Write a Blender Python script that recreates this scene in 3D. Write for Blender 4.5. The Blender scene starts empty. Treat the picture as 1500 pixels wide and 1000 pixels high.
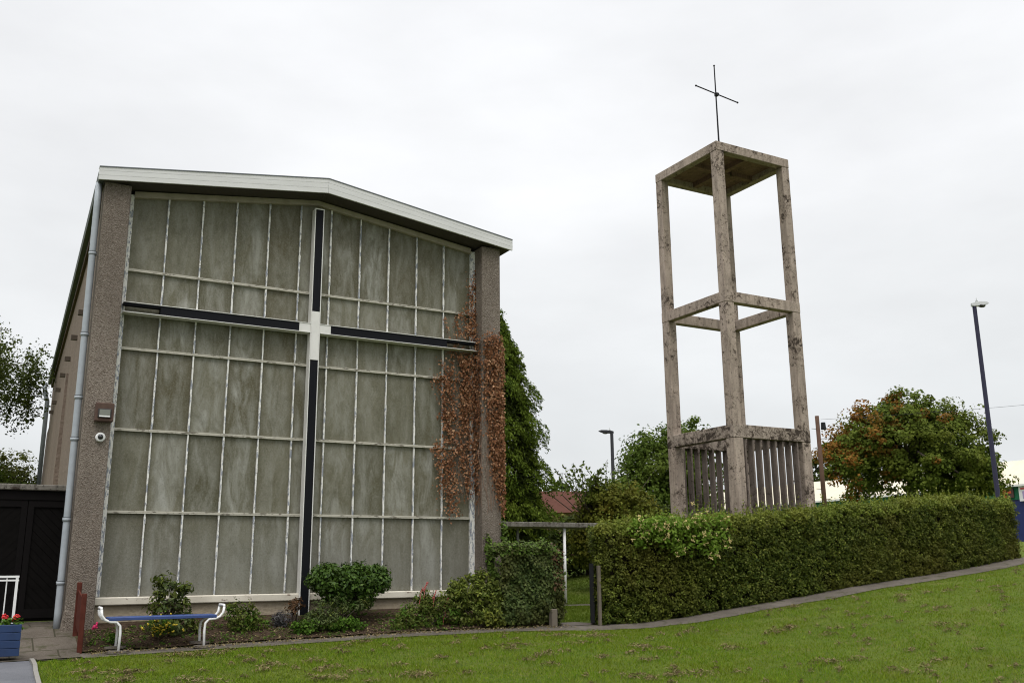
import bpy, bmesh, math, random
import numpy as np
from mathutils import Vector, Matrix

random.seed(7)
RNG = np.random.default_rng(11)
SC = bpy.context.scene
COL = SC.collection

# ------------------------------------------------------------------ materials
class NT:
    def __init__(s, name):
        s.m = bpy.data.materials.new(name); s.m.use_nodes = True
        s.t = s.m.node_tree; s.t.nodes.clear()
        s.out = s.n('ShaderNodeOutputMaterial')
        s.b = s.n('ShaderNodeBsdfPrincipled')
        s.l(s.b.outputs[0], s.out.inputs['Surface'])
        s.co = s.n('ShaderNodeTexCoord').outputs['Object']
    def n(s, t, **k):
        x = s.t.nodes.new(t)
        for a, v in k.items(): setattr(x, a, v)
        return x
    def l(s, a, b): s.t.links.new(a, b)
    def mapp(s, scale=(1, 1, 1), rot=(0, 0, 0), src=None):
        x = s.n('ShaderNodeMapping'); x.inputs['Scale'].default_value = scale; x.inputs['Rotation'].default_value = rot
        s.l(src or s.co, x.inputs['Vector']); return x.outputs[0]
    def noise(s, scale, detail=4, rough=.55, vec=None, dist=0):
        x = s.n('ShaderNodeTexNoise'); x.inputs['Scale'].default_value = scale
        x.inputs['Detail'].default_value = detail; x.inputs['Roughness'].default_value = rough
        x.inputs['Distortion'].default_value = dist
        s.l(vec or s.co, x.inputs['Vector']); return x.outputs['Fac']
    def voro(s, scale, vec=None, out='Distance'):
        x = s.n('ShaderNodeTexVoronoi'); x.inputs['Scale'].default_value = scale
        s.l(vec or s.co, x.inputs['Vector']); return x.outputs[out]
    def ramp(s, fac, stops):
        x = s.n('ShaderNodeValToRGB'); e = x.color_ramp.elements
        while len(e) < len(stops): e.new(.5)
        for el, (p, c) in zip(e, stops):
            el.position = p; el.color = (c, c, c, 1) if not hasattr(c, '__len__') else (*c, 1)
        s.l(fac, x.inputs[0]); return x.outputs[0]
    def mix(s, fac, a, b, blend='MIX'):
        x = s.n('ShaderNodeMix', data_type='RGBA', blend_type=blend)
        if hasattr(fac, 'node'): s.l(fac, x.inputs[0])
        else: x.inputs[0].default_value = fac
        for i, v in ((6, a), (7, b)):
            if hasattr(v, 'node'): s.l(v, x.inputs[i])
            else: x.inputs[i].default_value = (*v, 1)
        return x.outputs[2]
    def math(s, op, a, b=0):
        x = s.n('ShaderNodeMath', operation=op)
        for i, v in ((0, a), (1, b)):
            if hasattr(v, 'node'): s.l(v, x.inputs[i])
            else: x.inputs[i].default_value = v
        return x.outputs[0]
    def bump(s, h, strength=.5, dist=.01):
        x = s.n('ShaderNodeBump'); x.inputs['Strength'].default_value = strength; x.inputs['Distance'].default_value = dist
        s.l(h, x.inputs['Height']); s.l(x.outputs[0], s.b.inputs['Normal'])
    def col(s, c):
        if hasattr(c, 'node'): s.l(c, s.b.inputs['Base Color'])
        else: s.b.inputs['Base Color'].default_value = (*c, 1)
    def rough(s, v, spec=.4, metal=0):
        if hasattr(v, 'node'): s.l(v, s.b.inputs['Roughness'])
        else: s.b.inputs['Roughness'].default_value = v
        s.b.inputs['Specular IOR Level'].default_value = spec
        s.b.inputs['Metallic'].default_value = metal

M = {}
def paint(name, c, rough=.5, wear=.12, wc=None, ns=6, spec=.4, metal=0):
    t = NT(name)
    f = t.noise(ns, 6, .6)
    wc = wc or tuple(x * .55 for x in c)
    a = t.mix(t.ramp(f, [(.45, 0), (.75, 1)]), c, tuple(x * (1 - wear) for x in c))
    a = t.mix(t.ramp(t.noise(ns * 5, 8, .7), [(.66, 0), (.72, wear * 3 if wear < .3 else 1)]), a, wc)
    t.col(a); t.rough(rough, spec, metal); t.bump(t.noise(ns * 12, 4), .15, .003)
    M[name] = t.m; return t.m

def render_wall(name, c1, c2, c3, scale=60, stain=.35):
    t = NT(name)
    v = t.voro(scale); n1 = t.noise(scale * .8, 3, .7)
    a = t.mix(t.ramp(n1, [(.36, 0), (.64, 1)]), c1, c2)
    a = t.mix(t.ramp(t.voro(scale, out='Color'), [(.3, 0), (.9, .55)]), a, c3)
    big = t.ramp(t.noise(1.0, 6, .6, t.mapp((1, 1, .35))), [(.35, 0), (.75, stain)])
    a = t.mix(big, a, tuple(x * .5 for x in c1))
    t.col(a); t.rough(.95, .15)
    t.bump(t.math('ADD', t.math('MULTIPLY', v, 1.0), n1), .9, .012)
    M[name] = t.m
render_wall('pebbledash', (.105, .084, .066), (.225, .187, .153), (.36, .315, .27), 58, .58)
render_wall('smooth_render', (.185, .142, .115), (.23, .18, .148), (.21, .165, .135), 14, .5)
render_wall('plinth_render', (.34, .285, .205), (.40, .34, .255), (.37, .31, .23), 16, .45)

def concrete(name, c=(.36, .305, .255), amount=0., streak=.6, dark=(.045, .034, .027)):
    t = NT(name)
    a = t.mix(t.ramp(t.noise(2.2, 8, .65), [(.3, 0), (.7, 1)]), tuple(x * .74 for x in c), tuple(x * 1.1 for x in c))
    a = t.mix(t.ramp(t.noise(22, 6, .75), [(.38, 0), (.72, .55)]), a, tuple(x * .55 for x in c))
    st = t.ramp(t.noise(3.2, 7, .65, t.mapp((2.8, 2.8, .35)), .3), [(.44, 0), (.66, min(1, streak * 1.2))])
    a = t.mix(st, a, (c[0] * .42, c[1] * .41, c[2] * .40))
    # lichen and pits, gathered in patches
    big = t.ramp(t.noise(.9, 4, .6), [(.36, 0), (.64, .18)])
    f = t.math('ADD', t.noise(6.5, 9, .72, dist=.8), big)
    sp = t.ramp(f, [(.66 - amount, 0), (.74 - amount, .8)])
    pit = t.ramp(f, [(.735 - amount, 0), (.765 - amount, .95)])
    f2 = t.math('ADD', t.noise(24, 5, .65, dist=.5), t.math('MULTIPLY', big, .6))
    sp2 = t.ramp(f2, [(.67 - amount * .6, 0), (.70 - amount * .6, .85)])
    a = t.mix(sp, a, (c[0] * .38, c[1] * .36, c[2] * .34)); a = t.mix(sp2, a, (c[0] * .22, c[1] * .2, c[2] * .19)); a = t.mix(pit, a, dark)
    t.col(a); t.rough(.95, .15)
    t.bump(t.math('SUBTRACT', t.noise(14, 8, .7), t.math('MULTIPLY', sp2, .8)), .6, .014)
    M[name] = t.m
concrete('tower_concrete', (.41, .338, .28), .042)
concrete('mossy_concrete', (.40, .335, .28), .088)
concrete('shade_concrete', (.24, .155, .125), .01)  # darker, browner tower concrete: underside shade in the colour, offsets green bounce
concrete('fin_shade_concrete', (.19, .155, .135))  # tower concrete darkened for the fins, their shade put into the colour
concrete('slab_concrete', (.22, .205, .18), .02, .95)

# obscured dirty glass
t = NT('obscured_glass')
rp = t.n('ShaderNodeNewGeometry').outputs['Random Per Island']
off = t.n('ShaderNodeVectorMath', operation='SCALE'); t.l(rp, off.inputs['Scale']); off.inputs[0].default_value = (37, 11, 53)
vv = t.n('ShaderNodeVectorMath', operation='ADD'); t.l(t.co, vv.inputs[0]); t.l(off.outputs[0], vv.inputs[1])
uv = t.n('ShaderNodeSeparateXYZ'); t.l(t.n('ShaderNodeTexCoord').outputs['UV'], uv.inputs[0])
u = uv.outputs[0]; mid = t.math('MULTIPLY', t.math('MULTIPLY', u, t.math('SUBTRACT', 1.0, u)), 4.0)
base = t.ramp(rp, [(0, (.072, .067, .036)), (.3, (.135, .128, .086)), (.55, (.082, .072, .038)), (.8, (.12, .112, .072)), (1, (.155, .148, .105))])
streak = t.noise(2.6, 7, .66, t.mapp((1.9, 1, .48), src=vv.outputs[0]), .7)
rp2 = t.ramp(t.math('FRACT', t.math('MULTIPLY', rp, 17.3)), [(0, .35), (1, 1)])
pale = t.math('MULTIPLY', rp2, t.math('MULTIPLY', t.ramp(streak, [(.38, 0), (.64, 1)]), t.ramp(mid, [(.2, .12), (.8, 1)])))
a = t.mix(pale, base, (.31, .31, .275))
alg = t.noise(2.4, 7, .68, t.mapp((1.4, 1, .7), src=vv.outputs[0]), .9)
a = t.mix(t.ramp(alg, [(.46, 0), (.74, .75)]), a, (.072, .067, .036))
drip = t.noise(6, 5, .6, t.mapp((5, 1, .3), src=vv.outputs[0]), .2)
a = t.mix(t.ramp(drip, [(.60, 0), (.74, .3)]), a, (.07, .06, .035))
zz = t.n('ShaderNodeSeparateXYZ'); t.l(t.co, zz.inputs[0])
a = t.mix(t.math('MULTIPLY', t.ramp(t.math('ADD', t.math('MULTIPLY', zz.outputs[2], .2), t.math('MULTIPLY', streak, .12)), [(.24, .55), (.44, 0)]), .9), a, (.185, .185, .16))
sp = t.noise(48, 5, .8)
a = t.mix(t.ramp(sp, [(.48, 0), (.68, .34)]), a, (.30, .295, .26))
a = t.mix(t.ramp(t.noise(40, 5, .8, t.mapp((1, 1, .8))), [(.52, 0), (.70, .5)]), a, (.05, .047, .03))
t.col(a); t.rough(t.ramp(streak, [(.3, .5), (.7, .65)]), .25)
t.bump(t.voro(150), .25, .003); M['obscured_glass'] = t.m

# peeling window paint
t = NT('peeling_paint')
f = t.noise(9, 8, .7, t.mapp((3, 3, .8)))
a = t.mix(t.ramp(f, [(.51, 0), (.54, 1)]), (.70, .69, .65), (.25, .27, .31))
a = t.mix(t.ramp(t.noise(22, 6, .7), [(.58, 0), (.63, .85)]), a, (.15, .13, .11))
t.col(a); t.rough(.75, .25); t.bump(f, .6, .004); M['peeling_paint'] = t.m
t = NT('transom_paint')
f = t.noise(9, 8, .7, t.mapp((.8, 3, 3)))
a = t.mix(t.ramp(f, [(.55, 0), (.585, .9)]), (.45, .43, .365), (.13, .115, .09))
t.col(a); t.rough(.75, .25); t.bump(f, .6, .004); M['transom_paint'] = t.m
paint('head_paint', (.33, .29, .23), .8, .3, (.13, .07, .05), 5)
t = NT('sill_paint')
f = t.noise(7, 8, .72, t.mapp((1, 1, 2)))
a = t.mix(t.ramp(t.noise(3, 5, .6), [(.35, 0), (.7, 1)]), (.62, .58, .49), (.50, .46, .38))
a = t.mix(t.ramp(f, [(.60, 0), (.63, .9)]), a, (.2, .15, .12))
t.col(a); t.rough(.8, .25); t.bump(f, .5, .005); M['sill_paint'] = t.m
t = NT('fascia_paint')
a = t.mix(t.ramp(t.noise(2, 8, .65, t.mapp((.6, 1, 5), (0, 0, 0))), [(.3, 0), (.75, 1)]), (.62, .62, .61), (.52, .52, .505))
cr = t.ramp(t.noise(4, 9, .78, t.mapp((3, 1, 1)), 1.6), [(.70, 0), (.72, .9)])
a = t.mix(cr, a, (.12, .11, .10))
t.col(a); t.rough(.55, .35); M['fascia_paint'] = t.m
paint('soffit_brown', (.055, .045, .037), .8)
paint('roof_felt', (.05, .05, .05), .9)
paint('gutter_green', (.062, .075, .06), .6, .35)
paint('pipe_grey', (.33, .36, .39), .45, .15)
paint('pipe_dark', (.16, .18, .19), .5, .2)
paint('seam_grey', (.50, .50, .49), .6)
paint('joint_dark', (.10, .11, .12), .6)
paint('white_paint', (.74, .74, .73), .4, .08, (.4, .32, .25))
paint('cross_white', (.66, .65, .62), .45, .12, (.33, .25, .18), 4)
paint('cross_black', (.006, .0065, .009), .6, .2, (.015, .015, .018), 3, .12)
paint('bench_blue', (.03, .06, .19), .5, .2, (.30, .24, .2), 8)
paint('planter_blue', (.012, .034, .10), .6, .25, (.02, .04, .09), 5)
paint('black_timber', (.0055, .0048, .0045), .85, .4, (.03, .025, .02), 5, .08)
paint('timber_frame', (.006, .005, .005), .8, .3, None, 4, .1)
paint('rust_red', (.085, .026, .018), .9, .35, (.05, .02, .015), 9, .08)
paint('rusty_box', (.085, .05, .037), .85, .35, (.2, .055, .025), 10)
paint('lamp_dark', (.03, .027, .027), .5)
paint('lamp_glass', (.16, .17, .14), .15, .1, None, 6, .6)
paint('lens_black', (.012, .012, .014), .12, .05, None, 6, .7)
paint('steel_dark', (.016, .017, .02), .6, .2, None, 6, .15)
paint('steel_navy', (.010, .010, .024), .6, .2, None, 6, .15)
paint('lamp_head', (.42, .43, .43), .45)
paint('pole_wood', (.10, .062, .045), .95, .35, None, 3, .05)
paint('post_wood', (.125, .105, .08), .9, .35, None, 5)
paint('gate_dark', (.012, .012, .013), .7, .3, None, 6, .12)
paint('bark', (.075, .058, .044), .95, .4, None, 4)
paint('bark_pale', (.16, .14, .12), .95, .4, None, 4)
paint('twig', (.20, .14, .105), .95, .3, None, 6)
paint('roof_tile', (.082, .038, .029), .95, .25, None, 3, .02)
paint('house_brick', (.24, .12, .09), .9, .2)
paint('sign_orange', (.45, .085, .025), .5)
paint('sign_brown', (.07, .035, .03), .5)
paint('sign_white', (.72, .72, .74), .5, .05)
paint('sign_mauve', (.36, .28, .50), .5, .05)
paint('sign_red', (.55, .08, .08), .5, .05)
paint('door_blue', (.008, .018, .11), .5, .2)
paint('path_stone', (.2, .19, .17), .95)
paint('flower_red', (.62, .025, .03), .6, .05)
paint('flower_coral', (.36, .085, .075), .6, .1)
paint('flower_pink', (.62, .03, .14), .6, .1)
paint('flower_yellow', (.55, .42, .03), .6, .1)
paint('flower_cream', (.62, .50, .22), .6, .1)

def ribbed(name, c, n, axis, depth=.02, wear=.15):
    t = NT(name)
    w = t.n('ShaderNodeTexWave', wave_type='BANDS', bands_direction=axis); w.inputs['Scale'].default_value = n
    t.l(t.co, w.inputs['Vector'])
    a = t.mix(t.ramp(t.noise(.7, 6, .6), [(.35, 0), (.7, 1)]), c, tuple(x * (1 - wear) for x in c))
    t.col(a); t.rough(.6, .3); t.bump(w.outputs['Fac'], .6, depth); M[name] = t.m
ribbed('shed_roof', (.58, .53, .40), .6, 'Y', .02)
ribbed('shed_green', (.010, .13, .065), 1.6, 'Y', .03)

t = NT('soil')
a = t.mix(t.ramp(t.noise(14, 8, .7), [(.35, 0), (.7, 1)]), (.032, .021, .014), (.09, .062, .043))
a = t.mix(t.ramp(t.noise(3.5, 5, .6), [(.56, 0), (.68, .8)]), a, (.06, .085, .02))
a = t.mix(t.ramp(t.noise(70, 3, .7), [(.62, 0), (.72, .8)]), a, (.22, .17, .12))
t.col(a); t.rough(1, .05); t.bump(t.noise(30, 8, .75), 1, .03); M['soil'] = t.m

t = NT('paving')
a = t.mix(t.ramp(t.noise(1.6, 8, .65), [(.3, 0), (.7, 1)]), (.062, .052, .041), (.125, .108, .09))
a = t.mix(t.ramp(t.noise(55, 5, .75), [(.42, 0), (.75, .6)]), a, (.17, .152, .13))
a = t.mix(t.ramp(t.noise(4, 7, .7), [(.54, 0), (.66, .8)]), a, (.04, .042, .016))
t.col(a); t.rough(.95, .15); t.bump(t.noise(60, 6, .7), .5, .008); M['paving'] = t.m
t = NT('old_paving')
a = t.mix(t.ramp(t.noise(1.3, 8, .68), [(.3, 0), (.7, 1)]), (.055, .045, .034), (.12, .102, .083))
a = t.mix(t.ramp(t.noise(50, 5, .75), [(.45, 0), (.75, .5)]), a, (.19, .17, .145))
a = t.mix(t.ramp(t.noise(3.2, 7, .7), [(.52, 0), (.64, .8)]), a, (.035, .038, .014))
br = t.n('ShaderNodeTexBrick'); br.inputs['Scale'].default_value = 1.0; br.inputs['Mortar Size'].default_value = .012; br.inputs['Brick Width'].default_value = .62; br.inputs['Row Height'].default_value = .62; t.l(t.co, br.inputs['Vector'])
a = t.mix(t.math('MULTIPLY', br.outputs['Fac'], .8), a, (.03, .028, .015))
t.col(a); t.rough(.95, .12); t.bump(t.noise(50, 6, .7), .5, .008); M['old_paving'] = t.m
t = NT('asphalt')
a = t.mix(t.ramp(t.noise(2, 7, .65), [(.3, 0), (.7, 1)]), (.075, .078, .088), (.115, .118, .13))
a = t.mix(t.ramp(t.noise(120, 3, .7), [(.5, 0), (.7, .5)]), a, (.24, .24, .24))
t.col(a); t.rough(.9, .2); t.bump(t.noise(120, 4, .7), .5, .006); M['asphalt'] = t.m

t = NT('turf')
a = t.mix(t.ramp(t.noise(.55, 5, .6), [(.33, 0), (.67, 1)]), (.085, .125, .019), (.13, .165, .033))
a = t.mix(t.ramp(t.noise(7, 6, .7), [(.4, 0), (.72, .7)]), a, (.042, .072, .011))
a = t.mix(t.ramp(t.noise(2.1, 6, .65), [(.52, 0), (.70, .65)]), a, (.165, .15, .055))
t.col(a); t.rough(1, .05); t.bump(t.noise(45, 8, .8), 1, .04); M['turf'] = t.m

def leaf_mat(name, cols, trans=.25, patch=None, pscale=1.2, rough=.55, spec=.25):
    t = NT(name)
    r = t.n('ShaderNodeNewGeometry').outputs['Random Per Island']
    k = len(cols)
    a = t.ramp(r, [(i / max(k - 1, 1), c) for i, c in enumerate(cols)])
    if patch:
        a = t.mix(t.ramp(t.noise(pscale, 4, .6), [(.44, 0), (.66, .85)]), a, patch)
    t.col(a); t.rough(rough, spec)
    tr = t.n('ShaderNodeBsdfTranslucent'); t.l(a, tr.inputs[0])
    mx = t.n('ShaderNodeMixShader'); mx.inputs[0].default_value = trans
    t.l(t.b.outputs[0], mx.inputs[1]); t.l(tr.outputs[0], mx.inputs[2]); t.l(mx.outputs[0], t.out.inputs['Surface'])
    M[name] = t.m
leaf_mat('grass_blade', [(0.073, 0.143, 0.007), (0.110, 0.189, 0.010), (0.154, 0.222, 0.018), (0.198, 0.209, 0.042)], .3, (0.127, 0.165, 0.014), 1.1, .8, .03)
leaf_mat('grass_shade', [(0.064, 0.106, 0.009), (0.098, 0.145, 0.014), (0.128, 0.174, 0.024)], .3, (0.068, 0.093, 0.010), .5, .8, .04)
leaf_mat('dry_grass', [(.15, .115, .055), (.24, .19, .105), (.085, .065, .03), (.17, .155, .06)], .12, None, 1, .9, .05)
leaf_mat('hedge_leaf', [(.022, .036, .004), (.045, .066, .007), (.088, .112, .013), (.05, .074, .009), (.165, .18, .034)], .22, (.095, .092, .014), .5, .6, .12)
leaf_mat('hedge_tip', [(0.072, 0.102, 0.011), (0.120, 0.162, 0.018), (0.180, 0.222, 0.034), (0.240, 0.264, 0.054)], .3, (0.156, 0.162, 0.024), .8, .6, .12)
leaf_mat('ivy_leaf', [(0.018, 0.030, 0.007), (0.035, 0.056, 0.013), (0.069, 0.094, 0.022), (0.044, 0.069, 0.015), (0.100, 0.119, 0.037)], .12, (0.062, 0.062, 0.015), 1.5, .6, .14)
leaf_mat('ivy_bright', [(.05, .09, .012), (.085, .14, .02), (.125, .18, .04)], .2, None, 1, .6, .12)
leaf_mat('ivy_red', [(.075, .042, .018), (.12, .06, .026)], .2)
leaf_mat('creeper_leaf', [(.115, .048, .024), (.215, .092, .042), (.34, .165, .08), (.145, .061, .032), (.47, .29, .17), (.25, .108, .05)], .12, (.175, .073, .034), 1.6, .7, .12)
leaf_mat('laurel_leaf', [(0.016, 0.039, 0.005), (0.032, 0.071, 0.008), (0.063, 0.121, 0.016), (0.034, 0.069, 0.008), (0.115, 0.178, 0.040)], .15, (0.046, 0.086, 0.009), 2, .5, .2)
leaf_mat('sage_leaf', [(0.043, 0.064, 0.019), (0.072, 0.098, 0.031), (0.111, 0.136, 0.051)], .2, None, 1, .6, .12)
leaf_mat('mint_leaf', [(0.038, 0.089, 0.009), (0.064, 0.132, 0.012), (0.098, 0.170, 0.024)], .25, None, 1, .6, .12)
leaf_mat('olive_leaf', [(.045, .065, .009), (.075, .10, .015), (.12, .145, .028), (.085, .10, .018), (.055, .085, .012), (.16, .17, .05)], .2, None, 1, .6, .12)
leaf_mat('lavender_leaf', [(.06, .062, .055), (.085, .08, .075), (.06, .055, .07)], .1)
leaf_mat('honey_leaf', [(0.070, 0.132, 0.011), (0.114, 0.194, 0.018), (0.167, 0.246, 0.035)], .3, None, 1, .6, .1)
leaf_mat('cypress_leaf', [(0.029, 0.050, 0.005), (0.054, 0.090, 0.008), (0.096, 0.144, 0.014), (0.144, 0.198, 0.024)], .25, (0.090, 0.120, 0.012), .7, .7, .1)
leaf_mat('tree_leaf', [(0.039, 0.065, 0.009), (0.068, 0.107, 0.014), (0.111, 0.156, 0.026)], .28, (0.085, 0.111, 0.016), .5, .7, .08)
leaf_mat('birch_leaf', [(0.032, 0.045, 0.009), (0.054, 0.072, 0.013), (0.081, 0.104, 0.023)], .28, None, 1, .7, .08)
leaf_mat('bush_leaf', [(0.050, 0.062, 0.007), (0.088, 0.106, 0.013), (0.138, 0.150, 0.022)], .28, (0.125, 0.106, 0.015), .7, .7, .08)
leaf_mat('maple_green', [(0.046, 0.070, 0.011), (0.085, 0.121, 0.016), (0.139, 0.178, 0.028)], .28, (0.109, 0.124, 0.016), .4, .7, .08)
leaf_mat('maple_red', [(0.169, 0.072, 0.016), (0.247, 0.111, 0.021), (0.130, 0.098, 0.016), (0.338, 0.130, 0.026)], .28, (0.130, 0.091, 0.016), .35, .7, .08)
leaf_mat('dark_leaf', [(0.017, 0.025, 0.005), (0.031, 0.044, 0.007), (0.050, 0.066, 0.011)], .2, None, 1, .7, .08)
leaf_mat('thorn_leaf', [(.075, .09, .018), (.11, .125, .026), (.055, .07, .012), (.15, .15, .035)], .3, None, 1, .7, .08)
paint('hedge_core', (.02, .017, .010), 1, .3, None, 5, .02)  # for dark boxes added inside the foliage so no light leaks through

# ------------------------------------------------------------------ helpers
def tag(o, label=None, cat=None, group=None, kind=None):
    if label: o['label'] = label
    if cat: o['category'] = cat
    if group: o['group'] = group
    if kind: o['kind'] = kind
    return o
ORG = {}
def thing(name, loc, label, cat, group=None):
    o = bpy.data.objects.new(name, None); COL.objects.link(o); o.location = loc; o.empty_display_size = .2
    ORG[o.name] = Vector(loc); return tag(o, label, cat, group)
def attach(o, parent):
    if parent is not None:
        o.parent = parent; ORG[o.name] = ORG[parent.name]
    else: ORG[o.name] = Vector((0, 0, 0))

def mesh_np(name, V, F, mats, parent=None, mi=None, smooth=False, base=None):
    """V (n,3) world coords, F (m,k) faces of equal size"""
    org = ORG[parent.name] if parent is not None else (Vector(base) if base is not None else Vector((0, 0, 0)))
    V = np.asarray(V, np.float32) - np.array(org, np.float32)
    F = np.asarray(F, np.int32); k = F.shape[1]
    me = bpy.data.meshes.new(name)
    me.vertices.add(len(V)); me.vertices.foreach_set('co', V.ravel())
    me.loops.add(F.size); me.loops.foreach_set('vertex_index', F.ravel())
    me.polygons.add(len(F)); me.polygons.foreach_set('loop_start', np.arange(0, F.size, k, dtype=np.int32))
    if not isinstance(mats, (list, tuple)): mats = [mats]
    for m in mats: me.materials.append(M[m])
    if mi is not None: me.polygons.foreach_set('material_index', np.asarray(mi, np.int32))
    if smooth: me.polygons.foreach_set('use_smooth', np.ones(len(F), bool))
    me.update(calc_edges=True); me.validate()
    o = bpy.data.objects.new(name, me); COL.objects.link(o)
    attach(o, parent)
    if parent is None and base is not None: o.location = base; ORG[o.name] = Vector(base)
    return o

class MB:
    def __init__(s): s.v = []; s.f = []; s.mi = []
    def add(s, vs, fs, mi=0):
        b = len(s.v); s.v += [tuple(v) for v in vs]; s.f += [tuple(b + i for i in f) for f in fs]; s.mi += [mi] * len(fs); return s
    def box(s, x0, x1, y0, y1, z0, z1, mi=0):
        vs = [(x, y, z) for z in (z0, z1) for y in (y0, y1) for x in (x0, x1)]
        return s.add(vs, [(0, 2, 3, 1), (4, 5, 7, 6), (0, 1, 5, 4), (2, 6, 7, 3), (0, 4, 6, 2), (1, 3, 7, 5)], mi)
    def prism(s, poly, ax, a, b, mi=0):
        """poly: list of 2D points in the plane normal to axis ax ('x': (y,z), 'y': (x,z), 'z': (x,y)), from a to b"""
        def P(p, t):
            return {'x': (t, p[0], p[1]), 'y': (p[0], t, p[1]), 'z': (p[0], p[1], t)}[ax]
        n = len(poly); vs = [P(p, a) for p in poly] + [P(p, b) for p in poly]
        fs = [tuple(range(n))[::-1], tuple(range(n, 2 * n))] + [(i, (i + 1) % n, n + (i + 1) % n, n + i) for i in range(n)]
        return s.add(vs, fs, mi)
    def hexa(s, bot, top, mi=0):
        return s.add(list(bot) + list(top), [(3, 2, 1, 0), (4, 5, 6, 7)] + [(i, (i + 1) % 4, 4 + (i + 1) % 4, 4 + i) for i in range(4)], mi)
    def tube(s, pts, rad, n=8, mi=0, cap=True):
        pts = [Vector(p) for p in pts]; k = len(pts)
        if not hasattr(rad, '__len__'): rad = [rad] * k
        b = len(s.v); ref = None
        for i, p in enumerate(pts):
            d = (pts[min(i + 1, k - 1)] - pts[max(i - 1, 0)]).normalized()
            if ref is None:
                ref = Vector((0, 0, 1)) if abs(d.z) < .9 else Vector((1, 0, 0))
            u = (ref - d * ref.dot(d)).normalized(); w = d.cross(u); ref = u
            for j in range(n):
                a = 2 * math.pi * j / n; s.v.append(tuple(p + (u * math.cos(a) + w * math.sin(a)) * rad[i]))
        for i in range(k - 1):
            for j in range(n):
                s.f.append((b + i * n + j, b + i * n + (j + 1) % n, b + (i + 1) * n + (j + 1) % n, b + (i + 1) * n + j)); s.mi.append(mi)
        if cap:
            s.f.append(tuple(b + j for j in range(n))[::-1]); s.mi.append(mi)
            s.f.append(tuple(b + (k - 1) * n + j for j in range(n))); s.mi.append(mi)
        return s
    def ball(s, c, r, nu=10, nv=7, mi=0):
        if not hasattr(r, '__len__'): r = (r, r, r)
        b = len(s.v)
        for i in range(1, nv):
            for j in range(nu):
                th = math.pi * i / nv; ph = 2 * math.pi * j / nu
                s.v.append((c[0] + r[0] * math.sin(th) * math.cos(ph), c[1] + r[1] * math.sin(th) * math.sin(ph), c[2] + r[2] * math.cos(th)))
        s.v.append((c[0], c[1], c[2] + r[2])); s.v.append((c[0], c[1], c[2] - r[2])); T = len(s.v) - 2
        for i in range(nv - 2):
            for j in range(nu):
                s.f.append((b + i * nu + j, b + (i + 1) * nu + j, b + (i + 1) * nu + (j + 1) % nu, b + i * nu + (j + 1) % nu)); s.mi.append(mi)
        for j in range(nu):
            s.f.append((T, b + j, b + (j + 1) % nu)); s.mi.append(mi)
            s.f.append((T + 1, b + (nv - 2) * nu + (j + 1) % nu, b + (nv - 2) * nu + j)); s.mi.append(mi)
        return s
    def build(s, name, mats, parent=None, bevel=0, smooth=False, base=None, seg=1):
        org = ORG[parent.name] if parent is not None else (Vector(base) if base is not None else Vector((0, 0, 0)))
        me = bpy.data.meshes.new(name)
        me.from_pydata([tuple(Vector(v) - org) for v in s.v], [], s.f)
        if not isinstance(mats, (list, tuple)): mats = [mats]
        for m in mats: me.materials.append(M[m])
        me.polygons.foreach_set('material_index', s.mi)
        if smooth: me.polygons.foreach_set('use_smooth', [len(f) == 4 or len(f) == 3 for f in s.f])
        me.update(); bm = bmesh.new(); bm.from_mesh(me); bmesh.ops.recalc_face_normals(bm, faces=bm.faces); bm.to_mesh(me); bm.free()
        o = bpy.data.objects.new(name, me); COL.objects.link(o); attach(o, parent)
        if parent is None and base is not None: o.location = base; ORG[o.name] = Vector(base)
        if bevel:
            b = o.modifiers.new('bevel', 'BEVEL'); b.width = bevel; b.segments = seg; b.limit_method = 'ANGLE'
        return o

def norm(a): return a / np.maximum(np.linalg.norm(a, axis=1, keepdims=True), 1e-9)
def leafV(P, N, S, aspect=.6, fold=.12, T=None):
    n = len(P); N = norm(N)
    R = RNG.normal(size=(n, 3)) if T is None else T
    t = norm(R - N * (R * N).sum(1, keepdims=True)); b = np.cross(N, t)
    S = np.asarray(S).reshape(-1, 1)
    V = np.empty((n, 4, 3))
    V[:, 0] = P - t * S * .5; V[:, 2] = P + t * S * .5
    V[:, 1] = P + b * S * aspect * .5 + N * S * fold; V[:, 3] = P - b * S * aspect * .5 + N * S * fold
    return V.reshape(-1, 3)
def leaf_obj(name, P, N, S, mats, parent, aspect=.6, fold=.12, mi=None, T=None, core=None, base=None):
    V = leafV(P, N, S, aspect, fold, T); F = np.arange(len(V)).reshape(-1, 4)
    mi = np.zeros(len(F), int) if mi is None else np.asarray(mi)
    if core is not None:
        cv, cf, cm = core; cf = np.asarray(cf) + len(V)
        V = np.concatenate([V, np.asarray(cv)]); F = np.concatenate([F, cf]); mi = np.concatenate([mi, np.full(len(cf), cm)])
    return mesh_np(name, V, F, mats, parent, mi, base=base)
def on_sphere(n): return norm(RNG.normal(size=(n, 3)))
def clumps(blobs, n, inner=.55):
    """clump centres spread through the outer part of ellipsoids"""
    w = np.array([b[3] * b[4] + b[4] * b[5] + b[3] * b[5] for b in blobs]); w = w / w.sum()
    idx = RNG.choice(len(blobs), n, p=w); B = np.array([b[:6] for b in blobs])[idx]
    d = on_sphere(n); r = (inner + (1 - inner) * RNG.random(n) ** .6)[:, None]
    return B[:, :3] + d * r * B[:, 3:], d
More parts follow.
